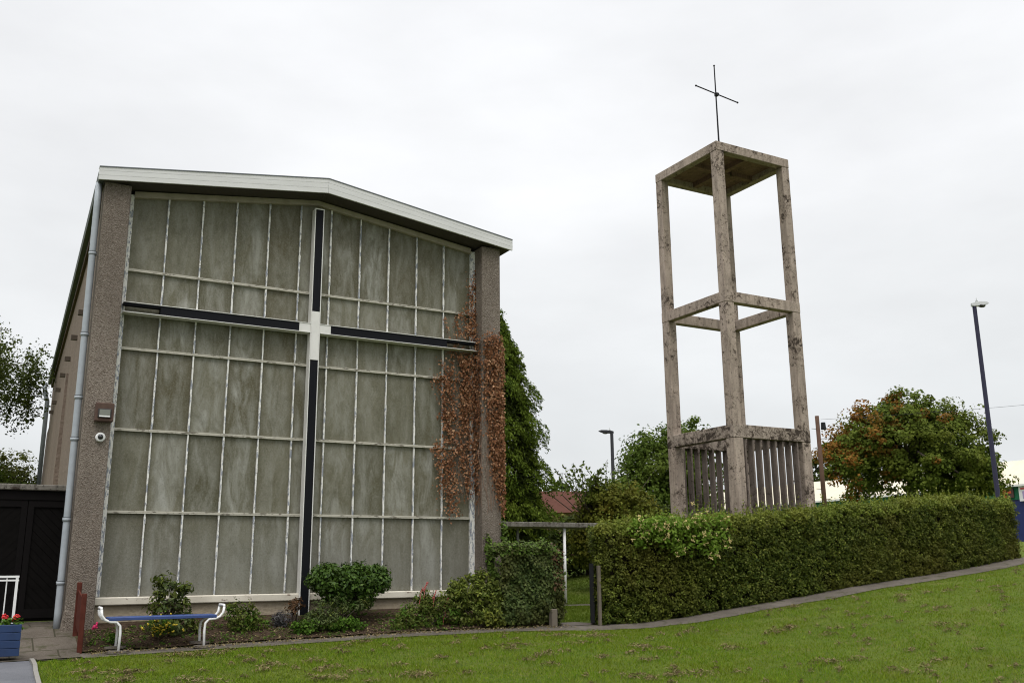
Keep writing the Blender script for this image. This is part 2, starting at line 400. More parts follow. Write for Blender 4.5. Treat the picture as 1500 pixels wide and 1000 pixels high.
def clump_leaves(C, D, per, cr, ls, flat=.7, up=.5, ragged=.35):
    n = len(C); k = np.maximum(1, (per * (1 + ragged * RNG.normal(size=n))).astype(int))
    idx = np.repeat(np.arange(n), k); c = cr * (1 + ragged * RNG.normal(size=n)).clip(.4, 2)
    o = RNG.normal(size=(len(idx), 3)); o *= np.minimum(1, 1.7 / np.linalg.norm(o, axis=1, keepdims=True)); o = o * np.array([1, 1, flat]) * .6
    P = C[idx] + o * c[idx][:, None]
    N = o * .7 + D[idx] * .5 + RNG.normal(size=o.shape) * .6 + np.array([0, 0, up])
    S = ls * RNG.uniform(.6, 1.35, len(idx))
    return P, N, S, idx

# ------------------------------------------------------------------ terrain
BX = np.array([-60, -20, -1, 4.5, 8.4, 9.5, 10.5, 12, 14.1, 15.2, 19.2, 21, 26, 40, 60, 100, 3000.])
BZ = np.array([.2, .32, .40, .50, .515, .52, .585, .745, .95, 1.08, 1.44, 1.66, 2.05, 2.5, 2.8, 3.0, 3.0])
YB = np.array([-50, 6, 9, 12, 25, 40, 100, 3000.]); ZB = np.array([.47, .46, .42, .55, 1.65, 2.0, 2.4, 2.4])
def sst(a, b, x):
    t = np.clip((x - a) / (b - a), 0, 1); return t * t * (3 - 2 * t)
def H(x, y):
    x = np.asarray(x, float); y = np.asarray(y, float)
    b = np.interp(x, BX, BZ)
    z = b - .5 * sst(0, 9, -1.95 - y)
    z = z + .34 * np.clip((y + 1.5) / 1.5, 0, 1) * (1 - sst(7.3, 8.3, x))
    z = z - .06 * np.clip((-1.62 - y) / .45, 0, 1) * sst(6.0, 8.6, x)
    tt = sst(-1.2, 2.5, y) * (1 - sst(17, 24, x)) * sst(7.3, 8.3, x)
    z = z * (1 - tt) + np.interp(y, YB, ZB) * tt
    # small unevenness of the ground
    z = z + .012 * np.sin(x * 1.7 + y * .9) * np.sin(y * 1.3 - x * .6) * sst(1.95, 4, -y)
    return z
def h(x, y): return float(H(x, y))

xs = np.unique(np.concatenate([np.arange(-12, 30.01, .3), np.linspace(30, 70, 21), np.linspace(-40, -12, 12), [7.3, 8.3, -3000, -800, -200, -80, 100, 150, 300, 900, 3000]]))
ys = np.unique(np.concatenate([np.arange(-18, 14, .3), [-1.95, -1.5, -1.45, 0, -1.2], np.linspace(14, 60, 24), [-3000, -600, -150, -60, -30, -22, 80, 120, 250, 800, 3000]]))
X, Y = np.meshgrid(xs, ys); Z = H(X, Y)
V = np.stack([X.ravel(), Y.ravel(), Z.ravel()], 1); nx = len(xs)
i, j = np.meshgrid(np.arange(nx - 1), np.arange(len(ys) - 1)); q = (j * nx + i).ravel()
g = mesh_np('ground', V, np.stack([q, q + 1, q + nx + 1, q + nx], 1), 'turf', smooth=True); tag(g, kind='structure')

def sheet(name, xl, y0f, y1f, mat, lift, ny=6, kind='structure'):
    """a strip draped on the terrain between y0f(x) and y1f(x)"""
    vs = []; n = len(xl)
    for x in xl:
        for k in range(ny + 1):
            y = y0f(x) + (y1f(x) - y0f(x)) * k / ny; vs.append((x, y, h(x, y) + lift))
    fs = [(a * (ny + 1) + k, (a + 1) * (ny + 1) + k, (a + 1) * (ny + 1) + k + 1, a * (ny + 1) + k + 1) for a in range(n - 1) for k in range(ny)]
    o = mesh_np(name, vs, fs, mat, smooth=True); tag(o, kind=kind); return o
def wob(x, s=0): return .025 * math.sin(x * 2.1 + s) + .018 * math.sin(x * 5.3 + s * 2) + .01 * math.sin(x * 11 + s)
def lawn_edge(x): return -2.0 - .012 * max(x - 4, 0) + wob(x)
def path_back(x): return (-1.42 if x < 7.6 else -1.42 - .14 * min(1, (x - 7.6) / 1)) + wob(x, 3) * .6
sheet('footpath', np.arange(-.95, 30, .15), lawn_edge, path_back, 'paving', .012, 3)
sheet('flower_bed', np.arange(-.35, 7.9, .12), path_back, lambda x: .0 if x < 7.1 else -.6, 'soil', .035, 12)
sheet('pavement', np.arange(-8, -.30, .15), lambda x: -1.98 + .5 * wob(x), lambda x: 1.3, 'old_paving', .028, 14)
sheet('tarmac_drive', np.arange(-9, -.99, .2), lambda x: -14, lambda x: -1.99 + .5 * wob(x), 'asphalt', .020, 40)
sheet('gateway_path', np.arange(7.75, 8.75, .1), lambda x: -1.5, lambda x: -.55, 'paving', .02, 5)
def low_edge(x): return -9.3 + .42 * (x - 9.03) + .5 * wob(x)
sheet('lower_path', np.arange(2, 22, .2), lambda x: low_edge(x) - 1.7, low_edge, 'paving', .018, 6)
sheet('walkway_path', np.arange(7.2, 17.5, .4), lambda x: 7.5, lambda x: 8.7, 'paving', .02, 3)
sheet('added_road', np.arange(-60, 90, 3.), lambda x: -42., lambda x: -21.5, 'asphalt', .03, 12)  # added out of view behind the camera to cut green bounce
sheet('added_pavement', np.arange(-60, 90, 3.), lambda x: -21.4, lambda x: -18.5, 'paving', .12, 6)  # unseen strip added along with it, also against the lawn's green bounce
mb = MB()
ep = [(-.97, -2.05), (-.965, -2.3), (-.97, -2.8), (-1.0, -3.5), (-1.02, -5), (-1.03, -7), (-1.05, -10)]
for (x0, y0), (x1, y1) in zip(ep, ep[1:]):
    z0, z1 = h(x0, y0) + .055, h(x1, y1) + .055
    mb.hexa([(x0 - .05, y0, z0 - .3), (x1 - .05, y1 + .008, z1 - .3), (x1, y1 + .008, z1 - .3), (x0, y0, z0 - .3)],
            [(x0 - .05, y0, z0), (x1 - .05, y1 + .008, z1), (x1, y1 + .008, z1), (x0, y0, z0)])
tag(mb.build('kerb', 'path_stone'), kind='structure')

# ------------------------------------------------------------------ grass blades
CAMP = np.array([-1.904, -16.898, 1.6])
def grass(name, n, xr, yr, keep, hgt, wid, mat):
    x = RNG.uniform(*xr, n); y = RNG.uniform(*yr, n)
    k = keep(x, y); x, y = x[k], y[k]; n = len(x)
    z = H(x, y); hh = hgt * RNG.uniform(.5, 1.4, n) * (1 + .35 * np.sin(x * 3.1 + 2 * np.sin(y * 2.3)) * np.sin(y * 2.7))
    a = RNG.uniform(0, 2 * np.pi, n); w = wid * RNG.uniform(.6, 1.3, n)
    lean = RNG.normal(size=(n, 2)) * hh[:, None] * .6
    V = np.empty((n, 3, 3)); P = np.stack([x, y, z - .004], 1); d = np.stack([np.cos(a), np.sin(a), 0 * a], 1) * w[:, None]
    V[:, 0] = P - d; V[:, 1] = P + d; V[:, 2] = P + np.concatenate([lean, hh[:, None]], 1)
    o = mesh_np(name, V.reshape(-1, 3), np.arange(3 * n).reshape(-1, 3), mat); tag(o, kind='stuff'); return o
def in_lawn(x, y):
    le = -2.0 - .012 * np.maximum(x - 4, 0) + .02 * np.sin(x * 2.1) + .035 * np.sin(x * 7.3 + np.sin(x * 3.1)) + .045 * RNG.normal(size=x.shape)
    dist = np.hypot(x - CAMP[0], y - CAMP[1])
    # only what the lens and a step beside it can see; thinner with distance
    ang = (x - CAMP[0]) * math.cos(math.radians(29.3)) - (y - CAMP[1]) * math.sin(math.radians(29.3))
    fw = (x - CAMP[0]) * math.sin(math.radians(29.3)) + (y - CAMP[1]) * math.cos(math.radians(29.3))
    return (y < le) & ((y > -9.3 + .42 * (x - 9.03)) | (y < -11.0 + .42 * (x - 9.03)) | (x < 2)) & (x > -.98) & (fw > 6.5) & (np.abs(ang) < fw * .62 + 1) & (RNG.random(x.shape) < np.clip(14 / dist, .35, 1) ** 1.2)
tag(grass('lawn_grass', 560000, (-1, 27), (-13, -1.9), in_lawn, .036, .0055, 'grass_blade'),
    'short mown green grass of the sloping lawn in front', 'grass')
def in_back(x, y): return (x > 8.3) & ((x < 8.8) | (y > -.4)) & ~((y > 7.4) & (y < 8.8))
tag(grass('back_grass', 90000, (8.3, 20), (-.5, 17), in_back, .05, .010, 'grass_shade'),
    'shaded green grass seen through the gap beside the hedge', 'grass')
# clippings left by the mower: ragged clumps of dead grass lying on the turf
n = 950; cx_ = RNG.uniform(-.6, 26, n); cy_ = RNG.uniform(-12, -2.3, n)
k = in_lawn(cx_, cy_); cx_, cy_ = cx_[k], cy_[k]; cs = RNG.lognormal(-2.95, .6, len(cx_)).clip(.03, .32)
per = (cs * 700).astype(int).clip(14, 160); idx = np.repeat(np.arange(len(cx_)), per)
ox = RNG.normal(size=(len(idx), 2)) * cs[idx][:, None] * np.array([.8, .45])
x = cx_[idx] + ox[:, 0]; y = cy_[idx] + ox[:, 1]
P = np.stack([x, y, H(x, y) + .022 + .05 * RNG.random(len(idx)) * np.exp(-(ox ** 2).sum(1) / cs[idx] ** 2)], 1)
N = RNG.normal(size=P.shape) * .5 + np.array([0, 0, 1])
tag(leaf_obj('grass_clippings', P, N, RNG.uniform(.035, .08, len(P)), 'dry_grass', None, .2, .02), 'brown dried clumps of mown clippings scattered over the lawn', 'clippings', kind='stuff')

# ------------------------------------------------------------------ church
CH = thing('church', (3.3, 0, .75), 'pebbledashed church with a glazed gable wall and low pitched roof', 'church')
sk = .03
mb = MB()
mb.box(-.5, -.08, -.35, .12, .3, 8.02)                              # left pier
mb.hexa([(-.56, -.37, .55), (-.07, -.37, .55), (-.07, .13, .55), (-.56, .13, .55)], [(-.503, -.353, 1.0), (-.077, -.353, 1.0), (-.077, .123, 1.0), (-.503, .123, 1.0)])
mb.build('pier', 'pebbledash', CH, .012)
MB().box(6.70, 7.12, -.35, .12, .3, 8.02).build('pier', 'pebbledash', CH, .012)
mb = MB()
mb.hexa([(-.45, .12, .3), (-.2, .12, .3), (-.2 + sk * 20, 20, .3), (-.45 + sk * 20, 20, .3)], [(-.45, .12, 8.0), (-.2, .12, 8.0), (-.2 + sk * 20, 20, 8.0), (-.45 + sk * 20, 20, 8.0)])
mb.box(6.85, 7.1, .12, 20, .3, 8.0)
mb.box(-.2 + sk * 20, 6.85, 19.75, 20, .3, 8.0)
for Yp in (7.9,):                                                   # shallow side buttress
    mb.hexa([(-.62 + sk * Yp, Yp, .3), (-.449 + sk * Yp, Yp, .3), (-.449 + sk * (Yp + 11.7), Yp + 11.7, .3), (-.56 + sk * (Yp + 11.7), Yp + 11.7, .3)],
            [(-.50 + sk * Yp, Yp, 6.2), (-.449 + sk * Yp, Yp, 6.2), (-.449 + sk * (Yp + 11.7), Yp + 11.7, 6.2), (-.50 + sk * (Yp + 11.7), Yp + 11.7, 6.2)])
mb.build('side_wall', 'smooth_render', CH)
mb = MB()
mb.box(-.08, 6.70, -.05, .12, .66, 1.045); mb.box(-.08, 6.70, -.085, .12, .3, .66)
mb.build('plinth', 'plinth_render', CH, .006)
for Yc in (2.9, 5.2, 7.6, 9.8, 12.1, 14.4, 16.4):
    xw = -.45 + sk * Yc
    MB().box(xw - .13, xw + .02, Yc - .05, Yc + .05, 6.44, 6.54).build('beam_end', 'bark', CH)
# roof: shallow gable slab
def roof_poly(d=0):
    return [(-.53, 8.00 + d), (3.35, 8.50 + d), (7.3, 7.99 + d), (7.3, 8.19 + d), (3.35, 8.76 + d), (-.53, 8.195 + d)]
mb = MB(); P0 = [(x, -.48, z) for x, z in roof_poly()]; P1 = [(x + (sk * 20.8 if x < 1 else 0), 20.3, z) for x, z in roof_poly()]
n = 6; mb.add(P0 + P1, [(5, 4, 1, 0), (4, 3, 2, 1), (6, 7, 10, 11), (7, 8, 9, 10)]); mb.add(P0 + P1, [(3, 4, 10, 9), (4, 5, 11, 10)], 0)
mb.add(P0 + P1, [(0, 1, 7, 6), (1, 2, 8, 7), (2, 3, 9, 8), (5, 0, 6, 11)], 1)
RF = mb.build('roof', ['roof_felt', 'soffit_brown'], CH)
for a, b in (((-.63, 7.975, 8.195), (3.348, 8.487, 8.765)), ((3.352, 8.487, 8.765), (7.33, 7.975, 8.195))):
    f = MB().prism([(a[0], a[1]), (b[0], b[1]), (b[0], b[2]), (a[0], a[2])], 'y', -.515, -.482).build('fascia', 'fascia_paint', CH)
    # weathered seams of the board and the drip strip on top
    MB().prism([(a[0], a[2] + .001), (b[0], b[2] + .001), (b[0], b[2] + .018), (a[0], a[2] + .018)], 'y', -.525, -.40).build('drip_strip', 'joint_dark', f)
    mbx = MB()
    for s_ in (.35, .72):
        za = a[1] + (a[2] - a[1]) * s_; zb = b[1] + (b[2] - b[1]) * s_
        mbx.prism([(a[0], za), (b[0], zb), (b[0], zb + .005), (a[0], za + .005)], 'y', -.5165, -.5152)
    mbx.build('board_seam', 'seam_grey', f)
mb = MB()
mb.hexa([(-.615, -.478, 8.03), (-.535, -.478, 8.03), (-.535 + sk * 20.7, 20.3, 8.03), (-.615 + sk * 20.7, 20.3, 8.03)], [(-.635, -.478, 8.12), (-.535, -.478, 8.12), (-.535 + sk * 20.7, 20.3, 8.12), (-.635 + sk * 20.7, 20.3, 8.12)])
mb.build('gutter', 'gutter_green', CH)
mb = MB(); mb.hexa([(-.51, .13, 7.88), (-.452, .13, 7.88), (-.452 + sk * 20, 20, 7.88), (-.51 + sk * 20, 20, 7.88)], [(-.51, .13, 7.995), (-.452, .13, 7.995), (-.452 + sk * 20, 20, 7.995), (-.51 + sk * 20, 20, 7.995)])
mb.build('eaves_board', 'rusty_box', CH)
# rainwater pipes
mb = MB(); mb.tube([(-.585, -.16, 8.04), (-.585, -.16, 7.6), (-.58, -.15, 5), (-.575, -.15, .95), (-.575, -.16, .70)], .054, 14)
DP = mb.build('downpipe', 'pipe_grey', CH, smooth=True)
for z in (6.75, 5.35, 4.30, 3.62, 2.35, 1.38):
    MB().tube([(-.58, -.152, z), (-.58, -.152, z + .05)], .064, 14).build('pipe_collar', 'pipe_grey', DP, smooth=True)
    MB().tube([(-.58, -.152, z + .051), (-.58, -.152, z + .062)], .0655, 14).build('pipe_joint', 'joint_dark', DP)
mb = MB(); mb.tube([(-.10, 20.15, 8.05), (-.08, 20.1, 7.7), (.02, 20.05, 7.4), (.02, 20.05, .5)], .075, 10)
mb.build('downpipe', 'pipe_dark', CH, smooth=True)

# glazed gable
PW = .6; ZR = [1.18, 2.52, 3.87, 5.245, 6.63]
def ztop(x): return 7.94 + (8.40 - 7.94) * (1 - abs(x - 3.3) / 3.3)
xb = [0] + [PW * k for k in range(1, 6)] + [3.3] + [PW * k for k in range(6, 11)] + [6.62]
mb = MB()
for a, b in zip(xb, xb[1:]):
    for r in range(5):
        z0 = ZR[r]
        if r < 4: mb.add([(a, .03, z0), (b, .03, z0), (b, .03, ZR[r + 1]), (a, .03, ZR[r + 1])], [(0, 1, 2, 3)])
        else: mb.add([(a, .03, z0), (b, .03, z0), (b, .03, ztop(b) + .03), (a, .03, ztop(a) + .03)], [(0, 1, 2, 3)])
WN = mb.build('window', 'obscured_glass', CH)
_uv = WN.data.uv_layers.new(name='pane')
for pl in WN.data.polygons:
    xs_ = [WN.data.vertices[WN.data.loops[l].vertex_index].co for l in pl.loop_indices]
    xa, xz = min(c.x for c in xs_), max(c.x for c in xs_); za, zz = min(c.z for c in xs_), max(c.z for c in xs_)
    for l, c in zip(pl.loop_indices, xs_): _uv.data[l].uv = ((c.x - xa) / (xz - xa), (c.z - za) / (zz - za))
MB().prism([(-.08, 1.05), (6.7, 1.05), (6.7, 7.98), (3.3, 8.42), (-.08, 7.98)], 'y', .06, .12).build('window_back', 'soffit_brown', CH)
for x in xb[1:-1]:
    if abs(x - 3.3) < .01: continue
    segs = []; z = 1.18
    mb = MB(); rr = random.Random(int(x * 100))
    while z < ztop(x):
        z2 = min(z + rr.uniform(.10, .22), ztop(x)); ww = .013 + rr.uniform(-.003, .003); xo = rr.uniform(-.002, .002)
        mb.box(x - ww + xo, x + ww + xo, -.006 - rr.uniform(0, .006), .032, z, z2); z = z2
    mb.build('mullion', 'peeling_paint', WN)
for z in ZR[1:]:
    MB().box(-.01, 6.64, -.022, .033, z - .024, z - .004).box(-.01, 6.64, -.014, .033, z + .002, z + .020).box(-.01, 6.64, -.006, .033, z - .0039, z + .0019).build('transom', 'transom_paint', WN)
mb = MB(); mb.box(-.085, .012, -.04, .05, 1.18, 7.98); mb.build('window_frame', 'peeling_paint', WN); mb = MB(); mb.box(6.60, 6.70, -.03, .05, 1.18, 7.98)
mb.build('window_frame', 'peeling_paint', WN)
MB().prism([(.012, 7.93), (3.3, 8.39), (6.60, 7.93), (6.60, 8.04), (3.3, 8.485), (.012, 8.04)], 'y', -.05, .05).build('head_rail', 'head_paint', WN)
mb = MB(); mb.box(-.079, 6.69, -.13, .05, 1.05, 1.175); mb.build('sill', 'sill_paint', WN, .015)

# cross on the gable: steel channels with dark infill
CR = MB().box(3.21, 3.225, -.20, -.01, .55, 8.27).box(3.375, 3.39, -.20, -.01, .55, 8.27)\
    .box(3.225, 3.375, -.195, -.01, 5.32, 6.24).box(3.225, 3.375, -.193, -.01, 8.25, 8.27)\
    .box(3.0, 3.21, -.19, -.01, 5.84, 6.0).box(3.39, 3.60, -.19, -.01, 5.84, 6.0)\
    .box(-.03, 3.21, -.20, -.01, 6.0, 6.012).box(-.03, 3.21, -.20, -.01, 5.826, 5.84)\
    .box(3.39, 6.69, -.20, -.01, 6.0, 6.012).box(3.39, 6.69, -.20, -.01, 5.826, 5.84).build('cross', 'cross_white', CH, .003)
for a in ((3.225, 3.375, 6.241, 8.249), (3.225, 3.375, .56, 5.319), (.57, 2.999, 5.841, 5.999), (3.601, 6.0, 5.841, 5.999)):
    MB().box(a[0], a[1], -.185, -.02, a[2], a[3]).build('infill_panel', 'cross_black', CR)

for a in ((-.03, .57), (6.0, 6.69)):
    MB().box(a[0], a[1], -.18, -.02, 5.965, 5.999).build('infill_strip', 'cross_black', CR)

# wall fittings on the left pier
FL = thing('floodlight', (-.21, -.36, 4.06), 'square rusty brown floodlight on the left pier of the church', 'floodlight')
MB().box(-.345, -.065, -.50, -.352, 3.915, 4.215).build('housing', 'rusty_box', FL, .012)
bz = MB().box(-.305, -.105, -.525, -.501, 3.97, 4.115); bz = bz.build('bezel', 'lamp_dark', FL, .006)
MB().box(-.285, -.125, -.530, -.5255, 4.005, 4.10).build('lens', 'lamp_glass', FL)
MB().box(-.285, -.125, -.532, -.5255, 3.982, 4.003).build('reflector', 'white_paint', FL)
SCM = thing('security_camera', (-.225, -.36, 3.67), 'small white round dome camera below the rusty floodlight', 'camera')
MB().tube([(-.225, -.351, 3.67), (-.225, -.40, 3.67), (-.225, -.415, 3.67)], [.075, .075, .06], 20).build('dome_base', 'white_paint', SCM, smooth=False)
MB().ball((-.225, -.41, 3.672), (.044, .045, .044), 14, 9).build('lens', 'lens_black', SCM, smooth=True)

# ------------------------------------------------------------------ creeper on the right pier
def in_poly(px, pz, poly):
    c = np.zeros(len(px), bool); k = len(poly)
    for a in range(k):
        x0, z0 = poly[a]; x1, z1 = poly[(a + 1) % k]
        c ^= ((z0 > pz) != (z1 > pz)) & (px < (x1 - x0) * (pz - z0) / ((z1 - z0) if z1 != z0 else 1e-9) + x0)
    return c
CRP = thing('creeper', (6.9, -.36, .8), 'rusty orange autumn creeper climbing the right pier of the church', 'creeper')
def patch(poly, n, plane, yb, thick=.05, cl=.12, thr=.0):
    xs_ = [p[0] for p in poly]; zs_ = [p[1] for p in poly]
    u = RNG.uniform(min(xs_), max(xs_), n); z = RNG.uniform(min(zs_), max(zs_), n); k = in_poly(u, z, poly)
    m = .8 * np.sin(u * 23 + 3 * np.sin(z * 5.3) + z * 4) * np.sin(z * 9.7 + 2.6 * np.sin(u * 9.1) - u * 6) + .7 * np.sin(u * 41 + 1.5 * np.sin(z * 13)) * np.sin(z * 23 + u * 17)
    k &= m > thr + RNG.normal(size=n) * .5
    u, z = u[k], z[k]; d = RNG.random(len(u)) * thick
    j = RNG.normal(size=(2, len(u))) * .055 * (RNG.random(len(u)) < .6); hi_ = 7.13 if yb < -.3 else (6.69 if plane == 'y' else -.01); u = np.minimum(u + j[0], hi_); z = z + j[1] * 1.5
    if plane == 'y': P = np.stack([u, yb - .015 - d, z], 1); N = np.array([0, -1, .35])
    else: P = np.stack([yb - .015 - d, u, z], 1); N = np.array([-1, 0, .35])
    return P, N + RNG.normal(size=P.shape) * .7
PS = [patch([(6.74, 6.15), (7.14, 6.15), (7.16, 2.55), (7.10, 2.5), (6.98, 3.0), (6.85, 3.6), (6.80, 4.6), (6.72, 5.0)], 6032, 'y', -.35, .09, thr=-.35),
      patch([(6.9, 5.9), (7.16, 5.9), (7.2, 2.75), (7.05, 2.7), (6.95, 3.5)], 3016, 'y', -.36, .13, thr=-.25),
      patch([(-.34, 5.8), (-.02, 6.9), (-.02, 3.2), (-.2, 3.0), (-.34, 4.0)], 1740, 'x', 6.70, .05, thr=-.3),
      patch([(6.55, 7.35), (6.69, 7.5), (6.69, 6.2), (6.5, 6.2)], 525, 'y', -.03, .05, thr=-.5),
      patch([(6.25, 6.5), (6.45, 6.75), (6.69, 6.6), (6.69, 6.12), (6.35, 6.1)], 525, 'y', -.03, .06, thr=-.3),
      patch([(6.3, 5.8), (6.69, 5.8), (6.69, 4.7), (6.45, 4.5), (6.35, 5.3)], 1377, 'y', -.03, .07, thr=-.5),
      patch([(6.02, 5.75), (6.14, 5.8), (6.32, 5.0), (6.22, 5.0)], 210, 'y', -.03, .05, thr=-.3),
      patch([(5.75, 5.2), (5.98, 5.32), (6.2, 5.05), (6.25, 3.95), (5.98, 3.95), (5.95, 4.8)], 1439, 'y', -.03, .08, thr=-.45),
      patch([(6.3, 5.1), (6.68, 5.1), (6.6, 3.9), (6.35, 3.9)], 876, 'y', -.03, .06, thr=-.3),
      patch([(5.72, 3.88), (6.25, 3.9), (6.3, 2.55), (6.12, 2.52), (5.95, 3.2)], 1879, 'y', -.03, .09, thr=-.3),
      patch([(6.25, 3.9), (6.65, 3.9), (6.6, 3.0), (6.5, 2.95)], 650, 'y', -.03, .07, thr=-.2),
      patch([(5.8, 3.3), (5.86, 3.3), (6.02, 2.55), (5.95, 2.55)], 74, 'y', -.03, .04, thr=-.25)]
PS += [patch([(5.95, 5.5), (6.69, 6.4), (6.69, 2.7), (6.2, 2.6), (5.9, 4.0)], 450, 'y', -.03, .06, thr=.45),
       patch([(-.34, 6.0), (-.01, 6.6), (-.01, 2.7), (-.34, 2.9)], 900, 'x', 6.70, .05, thr=.1),
       patch([(6.71, 5.9), (6.95, 6.1), (6.95, 3.2), (6.71, 3.6)], 350, 'y', -.35, .06, thr=.2)]
TEN = []
for _ in range(46):
    x = RNG.uniform(6.1, 6.6); z = RNG.uniform(2.9, 6.0); a = RNG.uniform(1.65, 2.6); L_ = RNG.uniform(.25, .75); pts = [(x, z)]
    for q in range(9):
        a += RNG.normal() * .16; x += math.cos(a) * L_ / 9; z += math.sin(a) * L_ / 9; pts.append((x, z))
    TEN.append(pts)
    q = np.array(pts)[RNG.choice(10, int(L_ * 26))] + RNG.normal(size=(int(L_ * 26), 2)) * .022
    PS.append((np.stack([q[:, 0], -.045 - .03 * RNG.random(len(q)), q[:, 1]], 1), np.tile([0, -1, .35], (len(q), 1)) + RNG.normal(size=(len(q), 3)) * .7))
P = np.concatenate([p for p, _ in PS]); N = np.concatenate([q for _, q in PS])
T = np.array([0, 0, -1.0]) + RNG.normal(size=P.shape) * .5
leaf_obj('foliage', P, N, RNG.uniform(.03, .064, len(P)), 'creeper_leaf', CRP, .8, .18, T=T)
mb = MB(); rr = random.Random(5)
def vine(x, y, z, ztop_, drift, r=.006, plane='y'):
    pts = []
    while z < ztop_:
        pts.append((x, y - rr.uniform(0, .012), z) if plane == 'y' else (y - rr.uniform(0, .012), x, z))
        z += rr.uniform(.12, .22); x += rr.uniform(-.05, .05) + drift
        x = min(max(x, -.33), 7.12) if plane == 'x' else min(max(x, 5.7), 7.13)
    if len(pts) > 2: mb.tube(pts, [r * (1 - .7 * k / len(pts)) for k in range(len(pts))], 5)
for _ in range(28): vine(rr.uniform(6.72, 7.1), -.352, rr.uniform(2.5, 4.2), rr.uniform(4.4, 6), rr.uniform(-.01, .004), rr.uniform(.004, .009))
for _ in range(30): vine(rr.uniform(-.33, -.03), 6.698, rr.uniform(2.2, 3.6), rr.uniform(4, 6.6), 0, rr.uniform(.003, .007), 'x')
for _ in range(64):
    vine(rr.uniform(6.3, 6.68), -.035, rr.uniform(2.6, 5.2), rr.uniform(4, 6.5), rr.uniform(-.035, .0), rr.uniform(.0025, .005))
for pts in TEN: mb.tube([(x, -.037, z) for x, z in pts], [.0045 * (1 - .07 * k) for k in range(len(pts))], 4)
mb.build('stem', 'twig', CRP)

# ------------------------------------------------------------------ bell tower
TX, TY, TS = 13.405, -.16, 2.468
TW = thing('bell_tower', (TX + TS / 2, TY + TS / 2, .8), 'tall open concrete bell tower of four posts with lichen stains', 'bell tower')
LV = [4.485, 4.795, 7.77, 8.04, 11.70, 11.94]
def colw(z): return .30 - .055 * (z - 1) / 11
for sx in (0, 1):
    for sy in (0, 1):
        mb = MB()
        def ring(z, w):
            x0 = TX + (0 if sx == 0 else TS - w); y0 = TY + (0 if sy == 0 else TS - w)
            return [(x0, y0, z), (x0 + w, y0, z), (x0 + w, y0 + w, z), (x0, y0 + w, z)]
        for a, b, w in ((.2, 4.483, .285), (4.489, 7.768, .262), (7.774, 11.698, .24)):
            mb.hexa(ring(a, w), ring(b, w))
        mb.build('post', 'tower_concrete', TW, .012)
for k, (a, b) in enumerate(((4.486, 4.795), (7.771, 8.04), (11.701, 11.94))):
    w = .2; e = .004
    x0, x1, y0, y1 = TX - e, TX + TS + e, TY - e, TY + TS + e
    for q in ((x0, x1, y0, y0 + w), (x0, x1, y1 - w, y1), (x0, x0 + w, y0 + w, y1 - w), (x1 - w, x1, y0 + w, y1 - w)):
        MB().box(*q, a, b).build('beam', 'mossy_concrete' if k == 0 else 'tower_concrete', TW, .01)
cxm, cym = TX + TS / 2, TY + TS / 2
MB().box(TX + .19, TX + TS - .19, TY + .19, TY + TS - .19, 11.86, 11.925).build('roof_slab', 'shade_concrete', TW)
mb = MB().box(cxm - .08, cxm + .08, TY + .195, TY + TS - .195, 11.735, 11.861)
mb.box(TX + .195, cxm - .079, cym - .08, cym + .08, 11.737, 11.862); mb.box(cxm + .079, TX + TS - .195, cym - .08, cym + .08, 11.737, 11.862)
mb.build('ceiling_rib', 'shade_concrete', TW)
MB().box(TX - .5, TX + TS + .5, TY - .3, TY + TS + .6, .1, 1.02).build('bounce_slab', 'slab_concrete', TW, .02)  # unseen slab added behind the hedge for neutral bounce onto the tower
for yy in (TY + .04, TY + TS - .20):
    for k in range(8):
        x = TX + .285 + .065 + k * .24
        MB().box(x, x + .05, yy, yy + .18, .5, 4.49).build('fin', 'fin_shade_concrete', TW, .006)
CRM = MB().tube([(cxm, cym, 11.92), (cxm, cym, 13), (cxm, cym, 14.93)], [.026, .022, .016], 8)
CRM.ball((cxm, cym, 14.94), .028, 8, 6)
CRM = CRM.build('cross_pole', 'steel_dark', TW)
a = math.radians(7); dx, dy = math.cos(a), math.sin(a); zc = 14.06; L = .83
mb = MB().tube([(cxm - dx * L, cym - dy * L - .05, zc), (cxm + dx * L, cym + dy * L - .05, zc)], .017, 8)
mb.ball((cxm - dx * L, cym - dy * L - .05, zc), .028, 8, 6); mb.ball((cxm + dx * L, cym + dy * L - .05, zc), .028, 8, 6)
mb.box(cxm - .03, cxm + .05, cym - .075, cym + .03, zc - .035, zc + .04)
mb.build('cross_arm', 'steel_dark', TW)

# ------------------------------------------------------------------ hedges
def lump(x, z): return .022 * np.sin(x * 2.3 + 1.1 * np.sin(z * 2.9)) * np.sin(z * 2.1 - x * .7) + .015 * np.sin(x * 5.1 - z * 4.3 + 2 * np.sin(x * 1.3)) + .012 * np.sin(x * 9 + z * 11)
HX = np.array([8.45, 9.7, 12.1, 14.4, 16.4, 19.6, 21.45]); HT = np.array([2.30, 2.36, 2.51, 2.69, 2.89, 3.12, 3.10])
x0, x1, yf, yb_ = 8.50, 21.4, -1.58, -.55
def hx0(y): return x0 + .68 * (y - yf)                       # the end beside the gap is cut on the skew
nf, nt, ne = 5200, 2300, 520
x = RNG.uniform(x0, x1, nf); u = RNG.random(nf); zb = H(x, -1.6) - .01; zt = np.interp(x, HX, HT) + .03 * np.sin(x * 3.3)
z = zb + (zt - zb) * u
rnd = np.where(u > .93, (u - .93) / .07, 0) ** 2 * .10 + np.where(u < .10, (.10 - u) / .10, 0) ** 2 * .10
y = yf - lump(x, z) + rnd + RNG.exponential(.045, nf) - .03
Cf = np.stack([x, y, z], 1); Df = np.tile([0, -1, .35], (nf, 1))
